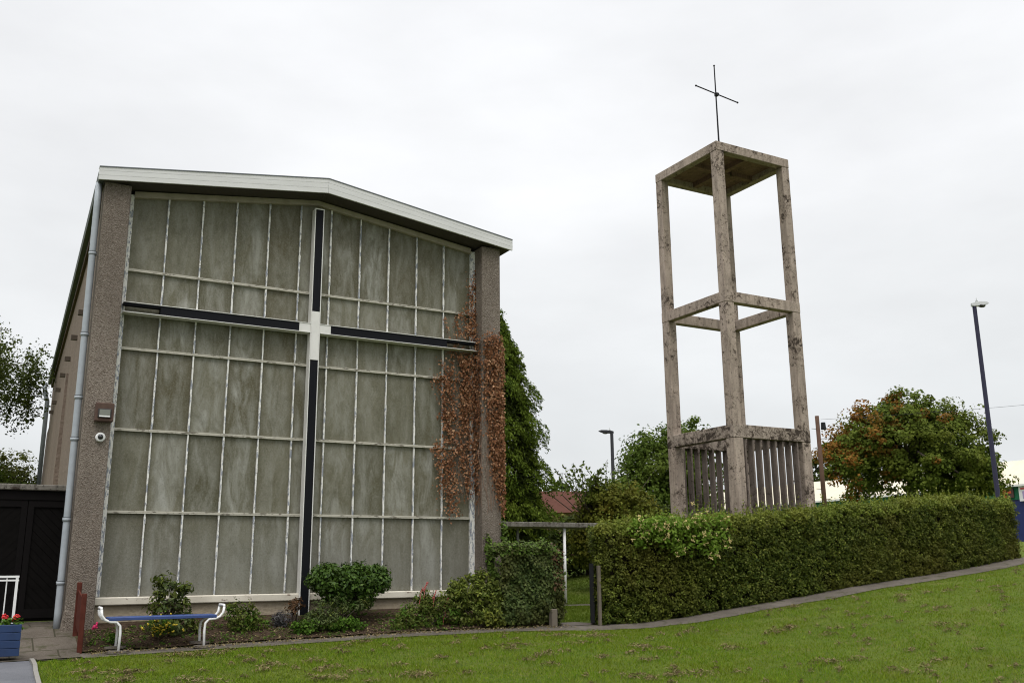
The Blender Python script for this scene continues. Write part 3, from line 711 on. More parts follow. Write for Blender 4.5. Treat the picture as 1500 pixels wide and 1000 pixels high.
y = RNG.uniform(yf, yb_, nt); x = hx0(y) + (x1 - hx0(y)) * RNG.random(nt); z = np.interp(x, HX, HT) + .03 * np.sin(x * 3.3) + lump(x, y) - .03 + RNG.normal(size=nt) * .035 + .08 * RNG.random(nt) ** 6
Ct = np.stack([x, y, z], 1); Dt = np.tile([0, -.3, 1], (nt, 1))
ya = RNG.uniform(yf, yb_, ne); u = RNG.random(ne); z = .6 + u * (2.3 - .6)
Ca = np.stack([hx0(ya) + .02 + RNG.exponential(.04, ne) - .03 - .20 * sst(.70, 1, u) * RNG.random(ne), ya, z], 1); Da = np.tile([-1, 0, .4], (ne, 1))
u = RNG.random(ne); z = 1.6 + u * 1.5
Cb = np.stack([x1 - .02 - RNG.exponential(.04, ne) + .03, ya, z], 1); Db = np.tile([1, 0, .4], (ne, 1))
# straggling shoots along the top
ns = 900; sy_ = RNG.uniform(yf, yb_, ns); sx_ = hx0(sy_) + (x1 - hx0(sy_)) * RNG.random(ns); sh = RNG.gamma(2, .055, ns); kk = 7
t_ = np.tile(np.linspace(0, 1, kk), ns); ii = np.repeat(np.arange(ns), kk); ln = RNG.normal(size=(ns, 2)) * .25
Psh = np.stack([sx_[ii] + ln[ii, 0] * sh[ii] * t_, sy_[ii] + ln[ii, 1] * sh[ii] * t_, np.interp(sx_[ii], HX, HT) + .02 + sh[ii] * t_ * 1.2], 1); Nsh = RNG.normal(size=Psh.shape) + [0, 0, .5]
HG = thing('hedge', (15, -1.1, .9), 'long clipped green hedge rising along the path before the tower', 'hedge')
C = np.concatenate([Cf, Ct, Ca, Cb]); D = np.concatenate([Df, Dt, Da, Db])
P, N, S, idx = clump_leaves(C, D, 27, .082, .049, .9, .45)
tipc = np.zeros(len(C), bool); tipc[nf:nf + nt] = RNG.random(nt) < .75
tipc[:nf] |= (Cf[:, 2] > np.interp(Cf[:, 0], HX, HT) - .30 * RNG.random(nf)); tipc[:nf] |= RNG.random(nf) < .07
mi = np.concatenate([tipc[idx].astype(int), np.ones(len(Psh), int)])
P = np.concatenate([P, Psh]); N = np.concatenate([N, Nsh]); S = np.concatenate([S, RNG.uniform(.035, .07, len(Psh))])
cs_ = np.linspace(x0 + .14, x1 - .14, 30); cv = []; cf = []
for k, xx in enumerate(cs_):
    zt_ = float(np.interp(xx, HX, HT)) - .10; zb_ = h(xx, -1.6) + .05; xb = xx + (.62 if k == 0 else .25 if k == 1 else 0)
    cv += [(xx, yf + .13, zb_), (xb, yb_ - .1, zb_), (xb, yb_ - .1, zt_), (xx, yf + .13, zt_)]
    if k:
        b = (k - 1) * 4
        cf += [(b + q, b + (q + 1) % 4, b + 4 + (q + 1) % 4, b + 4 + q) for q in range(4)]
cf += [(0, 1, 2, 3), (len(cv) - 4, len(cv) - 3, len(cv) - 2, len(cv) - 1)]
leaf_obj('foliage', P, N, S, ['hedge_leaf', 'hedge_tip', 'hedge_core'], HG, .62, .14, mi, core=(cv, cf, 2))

# honeysuckle sprawling over the hedge
HS = thing('honeysuckle', (10.4, -1.6, 2.2), 'bright green honeysuckle with cream flowers spilling over the hedge top', 'climber')
C = []
for k in range(120):
    x = RNG.uniform(9.35, 11.55); top = float(np.interp(x, HX, HT)); lo = 2.1 - .35 * math.exp(-((x - 10.5) / .45) ** 2) - .42 * math.exp(-((x - 11.25) / .22) ** 2) - .1 * math.exp(-((x - 9.4) / .1) ** 2)
    z = RNG.uniform(lo, top + .1) if RNG.random() < .75 else RNG.uniform(top - .1, top + .1)
    C.append((x, -1.68 - .08 * RNG.random(), z))
C = np.array(C); P, N, S, _ = clump_leaves(C, np.tile([0, -1, .3], (len(C), 1)), 26, .15, .07, .8, .4)
P[:, 1] = np.minimum(P[:, 1], -1.585 - .02 * RNG.random(len(P)))
leaf_obj('foliage', P, N, S, 'honey_leaf', HS, .6)
fl = C[RNG.choice(len(C), 75)] + RNG.normal(size=(75, 3)) * [.1, .02, .08]
for f in fl:
    mbf = MB()
    for q in range(6):
        d = RNG.normal(size=3) * .014; c0 = Vector((f[0], min(f[1], -1.70) - .05, f[2])); mbf.tube([c0, c0 + Vector((d[0], d[1] - .012, d[2])), c0 + Vector((d[0] * 1.7, d[1] * 1.4 - .025, d[2] * 1.7))], [.004, .006, .011], 5)
    mbf.build('flower', 'flower_cream', HS)

# ivy-covered end wall left of the gap
IV = thing('ivy_hedge', (7.1, -1.25, .55), 'dark ivy grown block between the church pier and the gap', 'ivy hedge')
def topz(x): return 1.93 + .05 * np.sin(x * 6) - .18 * sst(7.35, 7.8, x) - .10 * (1 - sst(6.5, 6.9, x))
n = 1100; x = RNG.uniform(6.6, 7.74, n); u = RNG.random(n) ** .9; z = .62 + u * (topz(x) - .62)
C1 = np.stack([x, -1.47 - 2 * lump(x, z) + RNG.exponential(.05, n), z], 1)
n = 380; x = RNG.uniform(6.6, 7.76, n); y = RNG.uniform(-1.5, -.75, n); C2 = np.stack([x, y, topz(x) + RNG.normal(size=n) * .04], 1)
n = 300; y = RNG.uniform(-1.5, -.75, n); C3 = np.stack([7.74 + RNG.normal(size=n) * .02, y, .8 + RNG.random(n) * .98], 1)
C = np.concatenate([C1, C2, C3]); D = np.concatenate([np.tile([0, -1, .3], (len(C1), 1)), np.tile([0, -.3, 1], (len(C2), 1)), np.tile([1, -.4, .3], (len(C3), 1))])
P, N, S, idx = clump_leaves(C, D, 20, .08, .05, .9, .35); N = N + D[idx] * .4
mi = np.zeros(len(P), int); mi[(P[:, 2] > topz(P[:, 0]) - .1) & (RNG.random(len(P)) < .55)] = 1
red = (P[:, 0] > 7.55) & (P[:, 2] > 1.15) & (RNG.random(len(P)) < .35); mi[red] = 2
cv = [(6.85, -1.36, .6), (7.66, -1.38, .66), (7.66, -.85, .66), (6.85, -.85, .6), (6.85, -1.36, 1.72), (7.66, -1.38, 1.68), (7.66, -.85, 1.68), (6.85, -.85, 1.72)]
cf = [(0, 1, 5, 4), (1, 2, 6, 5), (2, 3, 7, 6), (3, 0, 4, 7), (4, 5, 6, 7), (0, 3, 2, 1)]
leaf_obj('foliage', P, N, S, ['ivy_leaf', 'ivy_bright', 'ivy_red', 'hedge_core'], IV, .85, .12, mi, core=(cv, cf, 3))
GP = thing('gate_post', (7.53, -1.58, .5), 'short weathered gate post under the dark ivy block', 'post')
MB().box(7.46, 7.58, -1.62, -1.5, .4, .84).build('post_shaft', 'post_wood', GP, .01)
# ivy sprig climbing the pier foot
SPG = thing('ivy_vine', (6.85, -.37, .9), 'green ivy tendril climbing the foot of the right pier', 'ivy')
C = np.array([(6.78 + .03 * math.sin(k) + .008 * k, -.39, 2.15 - .045 * k) for k in range(24)])
P, N, S, _ = clump_leaves(C, np.tile([0, -1, .3], (24, 1)), 11, .075, .075, 1, .3); P[:, 1] = np.minimum(P[:, 1], -.362)
P = np.concatenate([P, P + [.06, 0, -.35]]); N = np.concatenate([N, N]); S = np.concatenate([S, S])
C2 = np.array([(7.13, -.40 - .1 * RNG.random(), z) for z in np.linspace(.9, 2.4, 26)])
Pq, Nq, Sq, _ = clump_leaves(C2, np.tile([0, -1, .3], (26, 1)), 9, .085, .07, 1, .3)
leaf_obj('foliage', np.concatenate([P, Pq]), np.concatenate([N, Nq]), np.concatenate([S, Sq]), 'ivy_bright', SPG, .85)
MB().tube([(6.95, -.37, .8), (6.9, -.37, 1.4), (6.8, -.37, 2.1)], .01, 6).build('stem', 'twig', SPG)
# gate at the right of the gap
GT = thing('garden_gate', (8.44, -1.4, .5), 'dark open gate leaf standing edge on at the hedge end', 'gate')
gd = Vector((.545, .838, 0)); gs = Vector((.838, -.545, 0)); g0 = Vector((8.40, -1.53, 0))
def gbox(mb, a0, a1, s0, s1, z0, z1):
    c = [g0 + gd * p + gs * q for p, q in ((a0, s0), (a1, s0), (a1, s1), (a0, s1))]
    mb.hexa([(v.x, v.y, z0) for v in c], [(v.x, v.y, z1) for v in c])
mb = MB()
for k in range(7): gbox(mb, .085 + k * .11, .18 + k * .11, -.03, -.008, .60, 1.60)
for z in (.72, 1.42): gbox(mb, .08, .86, -.007, .03, z, z + .09)
mb.build('gate_board', 'gate_dark', GT)
mb = MB(); gbox(mb, 0, .08, -.042, .042, .56, 1.64); mb.build('stile', 'gate_dark', GT, .005)
GP2 = thing('gate_post', (8.49, -1.6, .5), 'weathered timber gate post against the left end of the hedge', 'post')
MB().box(8.452, 8.51, -1.68, -1.62, .4, 1.60).build('post_shaft', 'post_wood', GP2, .006)

# ------------------------------------------------------------------ covered walkway behind
CW = thing('covered_walkway', (12, 8, .45), 'low flat concrete canopy on thin white posts behind the gap', 'walkway')
MB().box(7.12, 17.4, 7.6, 8.9, 2.72, 2.86).build('roof_slab', 'slab_concrete', CW, .01)
for x in (10.4, 13.68, 17.0):
    MB().tube([(x, 7.75, .35), (x, 7.75, 2.721)], .045, 10).build('post', 'white_paint', CW, smooth=True)
for x in (12.65, 16.0):
    MB().tube([(x, 8.75, .35), (x, 8.75, 2.721)], .035, 10).build('post', 'lamp_head', CW, smooth=True)

# ------------------------------------------------------------------ bench
BN = thing('bench', (.75, -1.5, .5), 'blue plank bench with curved white tube ends before the church', 'bench')
zs = .50
mb = MB()
for k in range(3): mb.box(-.02, 1.50, -1.66 + k * .135, -1.66 + k * .135 + .12, zs + .385, zs + .43)
mb.build('seat', 'bench_blue', BN, .006)
for sx, xl in ((-1, .14), (1, 1.34)):
    mb = MB()
    for yy in (-1.64, -1.31):
        pts = [(xl + sx * -.0, yy, zs - .12), (xl + sx * -.01, yy, zs + .20), (xl, yy, zs + .31), (xl + sx * .05, yy, zs + .365), (xl + sx * .14, yy, zs + .37),
               (xl + sx * .21, yy, zs + .40), (xl + sx * .255, yy, zs + .46), (xl + sx * .265, yy, zs + .54)]
        mb.tube(pts, .0185, 10)
    mb.tube([(xl + sx * .265, -1.64, zs + .535), (xl + sx * .267, -1.62, zs + .565), (xl + sx * .267, -1.33, zs + .565), (xl + sx * .265, -1.31, zs + .535)], .0185, 10)
    mb.build('end_frame', 'white_paint', BN, smooth=True)
    mb = MB(); z = h(xl, -1.5) + .03
    for yy in (-1.64, -1.31):
        z = h(xl, yy) + .02
        mb.tube([(xl, yy, z), (xl, yy, z + .03)], [.16, .15], 14)
    mb.build('foot_pad', 'paving', BN)

# low rusty fence panel
FP = thing('fence_panel', (-.36, -1, .55), 'low rust red fence panel beside the left church pier', 'fence panel')
for yy, zt_ in ((-1.42, 1.27), (-.62, 1.42)):
    MB().box(-.385, -.315, yy - .03, yy + .03, h(-.35, yy) - .1, zt_).build('post', 'rust_red', FP, .01)
MB().hexa([(-.362, -1.39, .66), (-.342, -1.39, .66), (-.342, -.65, .8), (-.362, -.65, .8)], [(-.362, -1.39, 1.18), (-.342, -1.39, 1.18), (-.342, -.65, 1.30), (-.362, -.65, 1.30)]).build('board', 'rust_red', FP)

# ------------------------------------------------------------------ black double gate
BG = thing('timber_gate', (-1.1, .9, .8), 'black timber double gate with chevron boards left of the church', 'gate')
def clip(poly, a, b, c):
    out = []
    for k in range(len(poly)):
        p, q = poly[k], poly[(k + 1) % len(poly)]; dp = a * p[0] + b * p[1] - c; dq = a * q[0] + b * q[1] - c
        if dp <= 0: out.append(p)
        if dp * dq < 0:
            s_ = dp / (dp - dq); out.append((p[0] + (q[0] - p[0]) * s_, p[1] + (q[1] - p[1]) * s_))
    return out
for lx0, lx1, sl in ((-1.80, -1.105, 1), (-1.095, -.47, -1)):
    mb = MB(); r2 = math.sqrt(.5)
    for k in range(-6, 40):
        lo, hi = k * .10, k * .10 + .0945
        # stripe along direction (1, sl): coordinate perpendicular = (z - sl*(x-lx0)) / sqrt2
        poly = [(lx0, .86), (lx1, .86), (lx1, 2.72), (lx0, 2.72)]
        off = .86 - 1.0
        poly = clip(poly, -sl * r2, r2, hi + (-sl * r2 * lx0 + r2 * .0) + off)
        if len(poly) >= 3: poly = clip(poly, sl * r2, -r2, -(lo + (-sl * r2 * lx0) + off))
        if len(poly) >= 3: mb.prism(poly, 'y', .90, .93)
    lf = mb.build('gate_leaf', 'black_timber', BG)
    MB().box(lx0, lx0 + .09, .875, .899, .85, 2.73).box(lx1 - .09, lx1, .875, .899, .85, 2.73).box(lx0 + .09, lx1 - .09, .875, .899, .85, .99).box(lx0 + .09, lx1 - .09, .875, .899, 2.62, 2.73).build('gate_frame', 'timber_frame', lf)
    MB().box(lx0, lx1 + (.012 if sl > 0 else .05), .935, .96, .80, 2.73).build('gate_backing', 'timber_frame', lf)
MB().box(-2.2, -.44, .86, 1.0, 2.735, 2.885).build('head_beam', 'timber_frame', BG)
MB().box(-2.2, -1.81, .86, 1.0, .5, 2.734).build('jamb', 'timber_frame', BG)
MB().box(-2.4, -.40, .80, 1.12, 2.89, 2.985).build('coping', 'slab_concrete', BG, .012)

# white hand railing and blue planter
RL = thing('railing', (-1.8, -1, .55), 'white painted metal railing behind the blue planter', 'railing')
mb = MB().box(-3.2, -1.20, -1.02, -.98, 1.50, 1.53); mb.build('top_rail', 'white_paint', RL)
MB().box(-3.2, -1.20, -1.015, -.985, .70, .725).build('bottom_rail', 'white_paint', RL)
MB().box(-3.2, -1.20, -1.015, -.985, 1.452, 1.475).build('middle_rail', 'white_paint', RL)
for x in (-1.225, -3.19): MB().box(x - .018, x + .018, -1.018, -.982, .4, 1.499).build('end_post', 'white_paint', RL)
for k in range(14): MB().tube([(-1.355 - k * .13, -1, .71), (-1.355 - k * .13, -1, 1.50)], .0085, 6).build('baluster', 'white_paint', RL)
PL = thing('planter', (-1.6, -1.7, .47), 'blue wooden box planter of red flowers beside the railing', 'planter')
mb = MB()
for k in range(4):
    z = .48 + k * .103; mb.box(-2.2, -1.145, -1.9, -1.875, z, z + .098); mb.box(-2.2, -1.145, -1.525, -1.5, z, z + .098)
    mb.box(-1.17, -1.145, -1.8745, -1.5255, z, z + .098); mb.box(-2.2, -2.175, -1.8745, -1.5255, z, z + .098)
mb.build('box', 'planter_blue', PL, .004)
MB().box(-2.17, -1.175, -1.87, -1.53, .8, .83).build('planting_soil', 'soil', PL)
for gi, (gx, gy, lab) in enumerate(((-1.235, -1.66, 'red geranium at the right end of the blue planter'), (-1.42, -1.72, 'red geranium with tall blooms left in the blue planter'), (-1.62, -1.7, 'red geranium outermost at the frame edge in blue planter'))):
    G = thing('geranium', (gx, gy, .83), lab, 'flower', 'geraniums in the blue planter')
    C = np.array([(gx, gy, .88)]) + RNG.normal(size=(9, 3)) * [.05, .05, .035]; P, N, S, _ = clump_leaves(C, np.tile([0, 0, 1.], (9, 1)), 12, .07, .055)
    leaf_obj('foliage', P, N, S, 'mint_leaf', G, .95)
    mb = MB()
    for _ in range(2 if gi == 0 else 1):
        c = np.array([gx, gy, .985 if gi else .955]) + RNG.normal(size=3) * [.04, .03, .02]
        for _ in range(22):
            d = norm(RNG.normal(size=(1, 3)))[0] * .034; mb.ball(tuple(c + d), (.014, .014, .010), 5, 4)
    mb.build('bloom', 'flower_red', G)
PK = thing('pink_flower', (.02, -1.2, .55), 'small bright pink flower beside the rusty fence panel', 'flower')
C = np.array([(.05, -1.15, .62)]) + RNG.normal(size=(12, 3)) * [.12, .06, .05]; P, N, S, _ = clump_leaves(C, np.tile([0, 0, 1.], (12, 1)), 14, .07, .06)
leaf_obj('foliage', P, N, S, 'mint_leaf', PK, .5)
mb = MB()
for _ in range(14): mb.ball(tuple(np.array([-.15, -1.2, .80]) + RNG.normal(size=3) * .018), .018, 5, 4)
mb.build('bloom', 'flower_pink', PK); MB().tube([(-.12, -1.2, .52), (-.15, -1.2, .79)], .004, 5).build('stem', 'ivy_bright', PK)

# ------------------------------------------------------------------ bed shrubs
def shrub(name, label, blobs, n, per, cr, ls, mats, aspect=.5, inner=.4, stems=True, cat='shrub', flower=None, mi_f=None, flat=.8, up=.4, core=False):
    bx, by = np.mean([b[0] for b in blobs]), np.mean([b[1] for b in blobs]); zb = h(bx, by)
    o = thing(name, (bx, by, zb), label, cat)
    C, D = clumps(blobs, n, inner); C[:, 2] = np.maximum(C[:, 2], H(C[:, 0], C[:, 1]) + cr * .4); P, N, S, idx = clump_leaves(C, D, per, cr, ls, flat, up)
    P[:, 1] = np.minimum(P[:, 1], -.10) if by < 0 and bx < 6.7 else P[:, 1]
    mi = None
    if isinstance(mats, list) and len(mats) > 1: mi = (RNG.random(len(C)) < .3)[idx].astype(int)
    leaf_obj('foliage', P, N, S, mats, o, aspect, mi=mi)
    if stems:
        for k in RNG.choice(n, min(n, 8), replace=False):
            mb = MB()
            c = Vector(C[k]); b0 = Vector((bx + RNG.normal() * .04, by + RNG.normal() * .03, zb - .03)); mid = b0.lerp(c, .5) + Vector((RNG.normal() * .03, RNG.normal() * .03, .05))
            mb.tube([b0, mid, c], [.012, .008, .004], 5)
            mb.build('stem', 'bark', o)
    return o
shrub('bush', 'tall loose olive green bush behind the bench', [(.92, -.75, 1.28, .25, .16, .2), (.98, -.75, .98, .36, .2, .22), (1.05, -.8, .75, .42, .22, .2), (.84, -.75, 1.46, .12, .08, .1), (1.15, -.75, 1.3, .14, .1, .1)], 120, 17, .08, .085, ['olive_leaf', 'sage_leaf'], .42, .2)
o = shrub('yellow_bush', 'low plant with yellow flowers under the tall bush', [(.78, -1.05, .78, .22, .14, .14)], 40, 12, .07, .05, ['mint_leaf', 'sage_leaf'], .5, .2, False)
for k in range(60):
    c = np.array([.80, -1.10, .80]) + RNG.normal(size=3) * [.11, .05, .08]; mb = MB()
    for q in range(3): mb.ball(tuple(c + RNG.normal(size=3) * .010), (.015, .015, .011), 5, 4)
    mb.build('flower', 'flower_yellow', o)
shrub('shrub', 'small bushy green shrub right of the bench', [(2.08, -.85, .82, .32, .2, .24), (2.25, -.85, .74, .22, .2, .16), (1.92, -.8, .95, .12, .1, .12)], 110, 16, .075, .06, ['olive_leaf', 'mint_leaf'], .45, .25)
shrub('lavender', 'small grey purple lavender tuft beside the cross foot', [(2.74, -.75, .76, .15, .12, .15)], 46, 22, .07, .07, 'lavender_leaf', .16, .1, False, up=1.2)
shrub('plum_shrub', 'sparse plum leaved sprig at the foot of the wall cross', [(3.02, -.6, .98, .16, .08, .14)], 26, 9, .06, .06, 'ivy_red', .45, .2)
o = shrub('round_bush', 'rounded glossy dark green bush right of the cross foot', [(3.92, -.75, 1.34, .72, .42, .27), (3.70, -.75, 1.40, .50, .36, .28), (4.12, -.75, 1.40, .50, .36, .27), (3.92, -.75, 1.08, .46, .30, .2), (3.45, -.75, 1.42, .3, .25, .2), (4.4, -.75, 1.36, .26, .25, .22)], 560, 24, .08, .066, 'laurel_leaf', .5, .55)
shrub('sage_bush', 'grey green bush in front of the rounded dark bush', [(3.42, -1.12, .88, .30, .2, .26), (3.30, -1.15, .74, .42, .2, .16), (3.9, -1.0, .98, .30, .15, .12)], 150, 18, .075, .055, ['sage_leaf', 'olive_leaf'], .35, .25)
shrub('mint_plant', 'bright green low leafy plant below the rounded bush', [(3.72, -1.2, .68, .36, .14, .11), (3.05, -1.2, .66, .28, .14, .11)], 110, 16, .065, .05, 'mint_leaf', .7, .25, False)
o = shrub('red_flowered_bush', 'mixed green bush with upright coral flower spikes under the sill', [(5.05, -1.15, .78, .45, .22, .26), (5.6, -1.1, .80, .42, .22, .27), (5.2, -1.05, 1.0, .25, .14, .2), (4.75, -1.2, .68, .28, .18, .18)], 260, 17, .08, .055, ['olive_leaf', 'mint_leaf'], .45, .25)
for fx, fz, nn in ((5.14, 1.27, 26), (5.32, 1.13, 16), (5.55, .99, 16), (5.86, 1.00, 20), (5.93, 1.07, 22), (5.78, .96, 14), (5.5, .72, 6), (5.06, 1.18, 8)):
    mb = MB().tube([(fx - .03, -1.2, fz - .2), (fx, -1.2, fz), (fx + .035, -1.2, fz + .08)], [.004, .006, .004], 5)
    for q in range(int(nn * 1.3)):
        s_ = RNG.random(); mb.ball((fx + .07 * (s_ - .5) + RNG.normal() * .008, -1.2 + RNG.normal() * .008, fz + .15 * (s_ - .5)), (.008, .008, .014), 5, 4)
    mb.build('flower', 'flower_coral', o)
shrub('leafy_shrub', 'large mid green shrub against the foot of the right pier', [(6.05, -1.15, 1.2, .42, .24, .27), (5.75, -1.2, 1.05, .35, .2, .25), (6.35, -1.3, 1.08, .32, .18, .28), (6.05, -1.3, .8, .45, .2, .22), (6.42, -1.42, .75, .28, .16, .2), (6.25, -1.15, 1.4, .2, .14, .12)], 400, 20, .085, .064, ['olive_leaf', 'hedge_tip'], .48, .35)
# weeds on the bed
n = 480; x = RNG.uniform(-.2, 7.4, n); y = RNG.uniform(-1.42, -.3, n); C = np.stack([x, y, H(x, y) + .045], 1)
P, N, S, _ = clump_leaves(C, np.tile([0, 0, 1.], (n, 1)), 9, .05, .04, .5, .8)
tag(leaf_obj('weeds', P, N, S, 'mint_leaf', None, .4), 'small green weeds sprouting in the brown flower bed', 'weeds', kind='stuff')
n = 4200; x = RNG.uniform(-.3, 7.8, n); y = RNG.uniform(-1.9, -.3, n) ; P = np.stack([x, y, H(x, y) + .045], 1)
tag(leaf_obj('leaf_litter', P, RNG.normal(size=P.shape) * .4 + [0, 0, 1], RNG.uniform(.02, .06, n), 'dry_grass', None, .5), 'brown fallen leaves lying over the flower bed and path', 'leaf litter', kind='stuff')

# ------------------------------------------------------------------ trees
def tree(name, label, x, y, trunk_r, blobs, n, per, cr, ls, mats, inner=.5, cat='tree', aspect=.7, bark='bark', pick=None, limbs=14, flat=.7, up=.5, group=None, tz=None):
    z0 = h(x, y); o = thing(name, (x, y, z0), label, cat, group)
    C, D = clumps(blobs, n, inner); P, N, S, idx = clump_leaves(C, D, per, cr, ls, flat, up)
    mi = pick(C)[idx].astype(int) if pick else None
    leaf_obj('crown', P, N, S, mats, o, aspect, mi=mi)
    zc_ = np.mean([b[2] for b in blobs]); tz = tz or (z0 + (zc_ - z0) * .55)
    mb = MB(); mb.tube([(x, y, z0 - .2), (x + .03, y, z0 + .4), (x - .05, y + .03, tz), (x + .1, y, zc_)], [trunk_r * 1.3, trunk_r, trunk_r * .75, trunk_r * .4], 10)
    for k in RNG.choice(n, min(limbs, n), replace=False):
        c = Vector(C[k]); b0 = Vector((x, y, tz + RNG.random() * (zc_ - tz))); mid = b0.lerp(c, .5) + Vector((0, 0, .15 * (c - b0).length))
        mb.tube([b0, mid, c], [trunk_r * .42, trunk_r * .25, trunk_r * .08], 6)
    mb.build('trunk', bark, o); return o

# conifer beside the church
cxx, cyy = 14.42, 13.5; z0 = h(cxx, cyy)
CN = thing('conifer', (cxx, cyy, z0), 'tall dark green conifer behind the right pier of the church', 'tree')
ztp = 10.9; n = 1750; zz = z0 + .3 + (ztp - z0 - .3) * RNG.random(n) ** 1.3; fr = (zz - z0) / (ztp - z0)
rad = np.interp(fr, [0, .42, .67, .835, .95, 1], [1.95, 1.8, 1.42, .85, .32, .05]) * (1 + .14 * np.sin(zz * 4.1 + RNG.random(n)))
th = RNG.uniform(0, 2 * np.pi, n); rr_ = rad * (.5 + .55 * RNG.random(n) ** .5)
C = np.stack([cxx + rr_ * np.cos(th), cyy + rr_ * np.sin(th), zz], 1); D = np.stack([np.cos(th), np.sin(th), -.3 + 0 * th], 1)
kk = 54; idx = np.repeat(np.arange(n), kk); s_ = RNG.random(len(idx)); L_ = RNG.uniform(.3, .55, n)[idx]
side = np.stack([-np.sin(th), np.cos(th), 0 * th], 1)[idx]
P = C[idx] + D[idx] * (s_ * L_ - .2)[:, None] + side * (RNG.normal(size=len(idx)) * .16 * (1 - .5 * s_))[:, None] + np.stack([0 * s_, 0 * s_, -.28 * s_ ** 2 + RNG.normal(size=len(idx)) * .06], 1)
N = RNG.normal(size=P.shape) * .5 + [0, 0, .6] + D[idx] * .4; T = D[idx] + RNG.normal(size=P.shape) * .4 + [0, 0, -.5]
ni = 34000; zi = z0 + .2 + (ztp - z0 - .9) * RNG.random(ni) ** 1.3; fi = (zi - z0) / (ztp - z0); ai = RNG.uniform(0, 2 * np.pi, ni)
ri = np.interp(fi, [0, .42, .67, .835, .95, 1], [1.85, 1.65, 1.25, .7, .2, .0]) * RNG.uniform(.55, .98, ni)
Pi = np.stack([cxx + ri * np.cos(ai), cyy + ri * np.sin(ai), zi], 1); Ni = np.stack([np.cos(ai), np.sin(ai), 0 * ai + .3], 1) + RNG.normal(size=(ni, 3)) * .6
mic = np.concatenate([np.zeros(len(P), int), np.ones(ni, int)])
leaf_obj('crown', np.concatenate([P, Pi]), np.concatenate([N, Ni]), np.concatenate([RNG.uniform(.08, .18, len(P)), RNG.uniform(.12, .22, ni)]), ['cypress_leaf', 'dark_leaf'], CN, .34, T=np.concatenate([T, RNG.normal(size=(ni, 3))]), mi=mic)
mb = MB().tube([(cxx, cyy, z0 - .2), (cxx, cyy, 6), (cxx, cyy, ztp - .3)], [.25, .16, .03], 8); mb.build('trunk', 'bark', CN)

def cen(b, x, y, z): return [(x + q[0], y + q[1], z + q[2], *q[3:]) for q in b]
tree('bushy_tree', 'low rounded bushy tree behind the gap and hedge', 19.1, 12.7, .12, cen([(0, 0, 0, 1.6, 1.4, 1.5), (-.7, -.2, .5, .8, .8, 1.1), (.6, .2, .5, .9, .9, 1.0), (-.9, 0, -.7, 1.0, 1, 1.0), (1.0, 0, -.8, 1.0, 1, 1.0)], 19.1, 12.7, 3.1), 560, 44, .33, .125, 'bush_leaf', .45)
rs = []
for k in range(26):
    bx, by, bz = 18.2 + RNG.normal() * .8, 12.6 + RNG.normal() * .3, 4.1; tp = (bx + RNG.normal() * .55, by + RNG.normal() * .4, 4.4 + 1.2 * RNG.random() ** 1.3); rs.append(((bx, by, bz), tp))
o = thing('sapling', (18.4, 12.9, h(18.4, 12.9)), 'thin upright sapling shoots above the low bushy tree', 'tree')
mb = MB(); PP = []
for a, b in rs:
    mb.tube([(18.75, 12.8, .4), (18.7, 12.8, 2.6), a, b], [.03, .025, .016, .006], 5)
    for q in range(34):
        s_ = RNG.random() ** 1.2; PP.append(np.array(a) * (1 - s_) + np.array(b) * s_ + RNG.normal(size=3) * .17 * (1.1 - s_))
PP = np.array(PP); leaf_obj('crown', PP, RNG.normal(size=PP.shape) + [0, 0, .5], RNG.uniform(.1, .18, len(PP)), 'tree_leaf', o, .6); mb.build('trunk', 'bark', o)
tree('broadleaf_tree', 'green broadleaf tree behind the left post of the tower', 26.7, 19.2, .22, cen([(0, 0, 0, 2.3, 2, 2.4), (1.3, 0, 1.7, 1.3, 1.2, 1.3), (-.9, 0, .8, 1.5, 1.3, 1.4), (-1.5, 0, -1.0, 1.4, 1.4, 1.4), (1.8, 0, -.4, 1.3, 1.3, 1.8), (0, 0, -2, 2.6, 2, 1.6)], 26.7, 19.2, 5.6), 720, 52, .42, .155, 'tree_leaf', .45)
# red and green maple by the road
mx_, my_ = 38.6, 14.9
def pick_red(C):
    f = .9 * (-(C[:, 0] - mx_) * .62 + (C[:, 1] - my_) * .35) / 3.6 + .5 * (C[:, 2] - 7.2) / 3 - .38 + .3 * RNG.normal(size=len(C)); return f > .17
tree('maple_tree', 'round maple tree turning red on its left side', mx_, my_, .3,
     [(mx_ + .872 * d_, my_ - .49 * d_ + e_, z_, r_, r_, rz_) for d_, e_, z_, r_, rz_ in ((0, 0, 7.0, 2.9, 2.5), (-2.5, 0, 5.9, 1.7, 1.35), (2.7, 0, 5.7, 1.9, 1.3), (-2.2, .4, 7.3, 1.6, 1.4), (2.2, -.4, 7.5, 1.7, 1.4), (.1, 0, 8.8, 1.5, 1.25), (-1.3, .3, 8.3, 1.4, 1.2), (1.3, -.3, 8.4, 1.4, 1.15), (.3, -1.5, 6.0, 2.2, 1.4), (3.6, .3, 6.3, 1.0, .9), (-3.4, .3, 6.9, .9, .9))],
     700, 92, .44, .16, ['maple_green', 'maple_red'], .5, pick=pick_red, limbs=26)
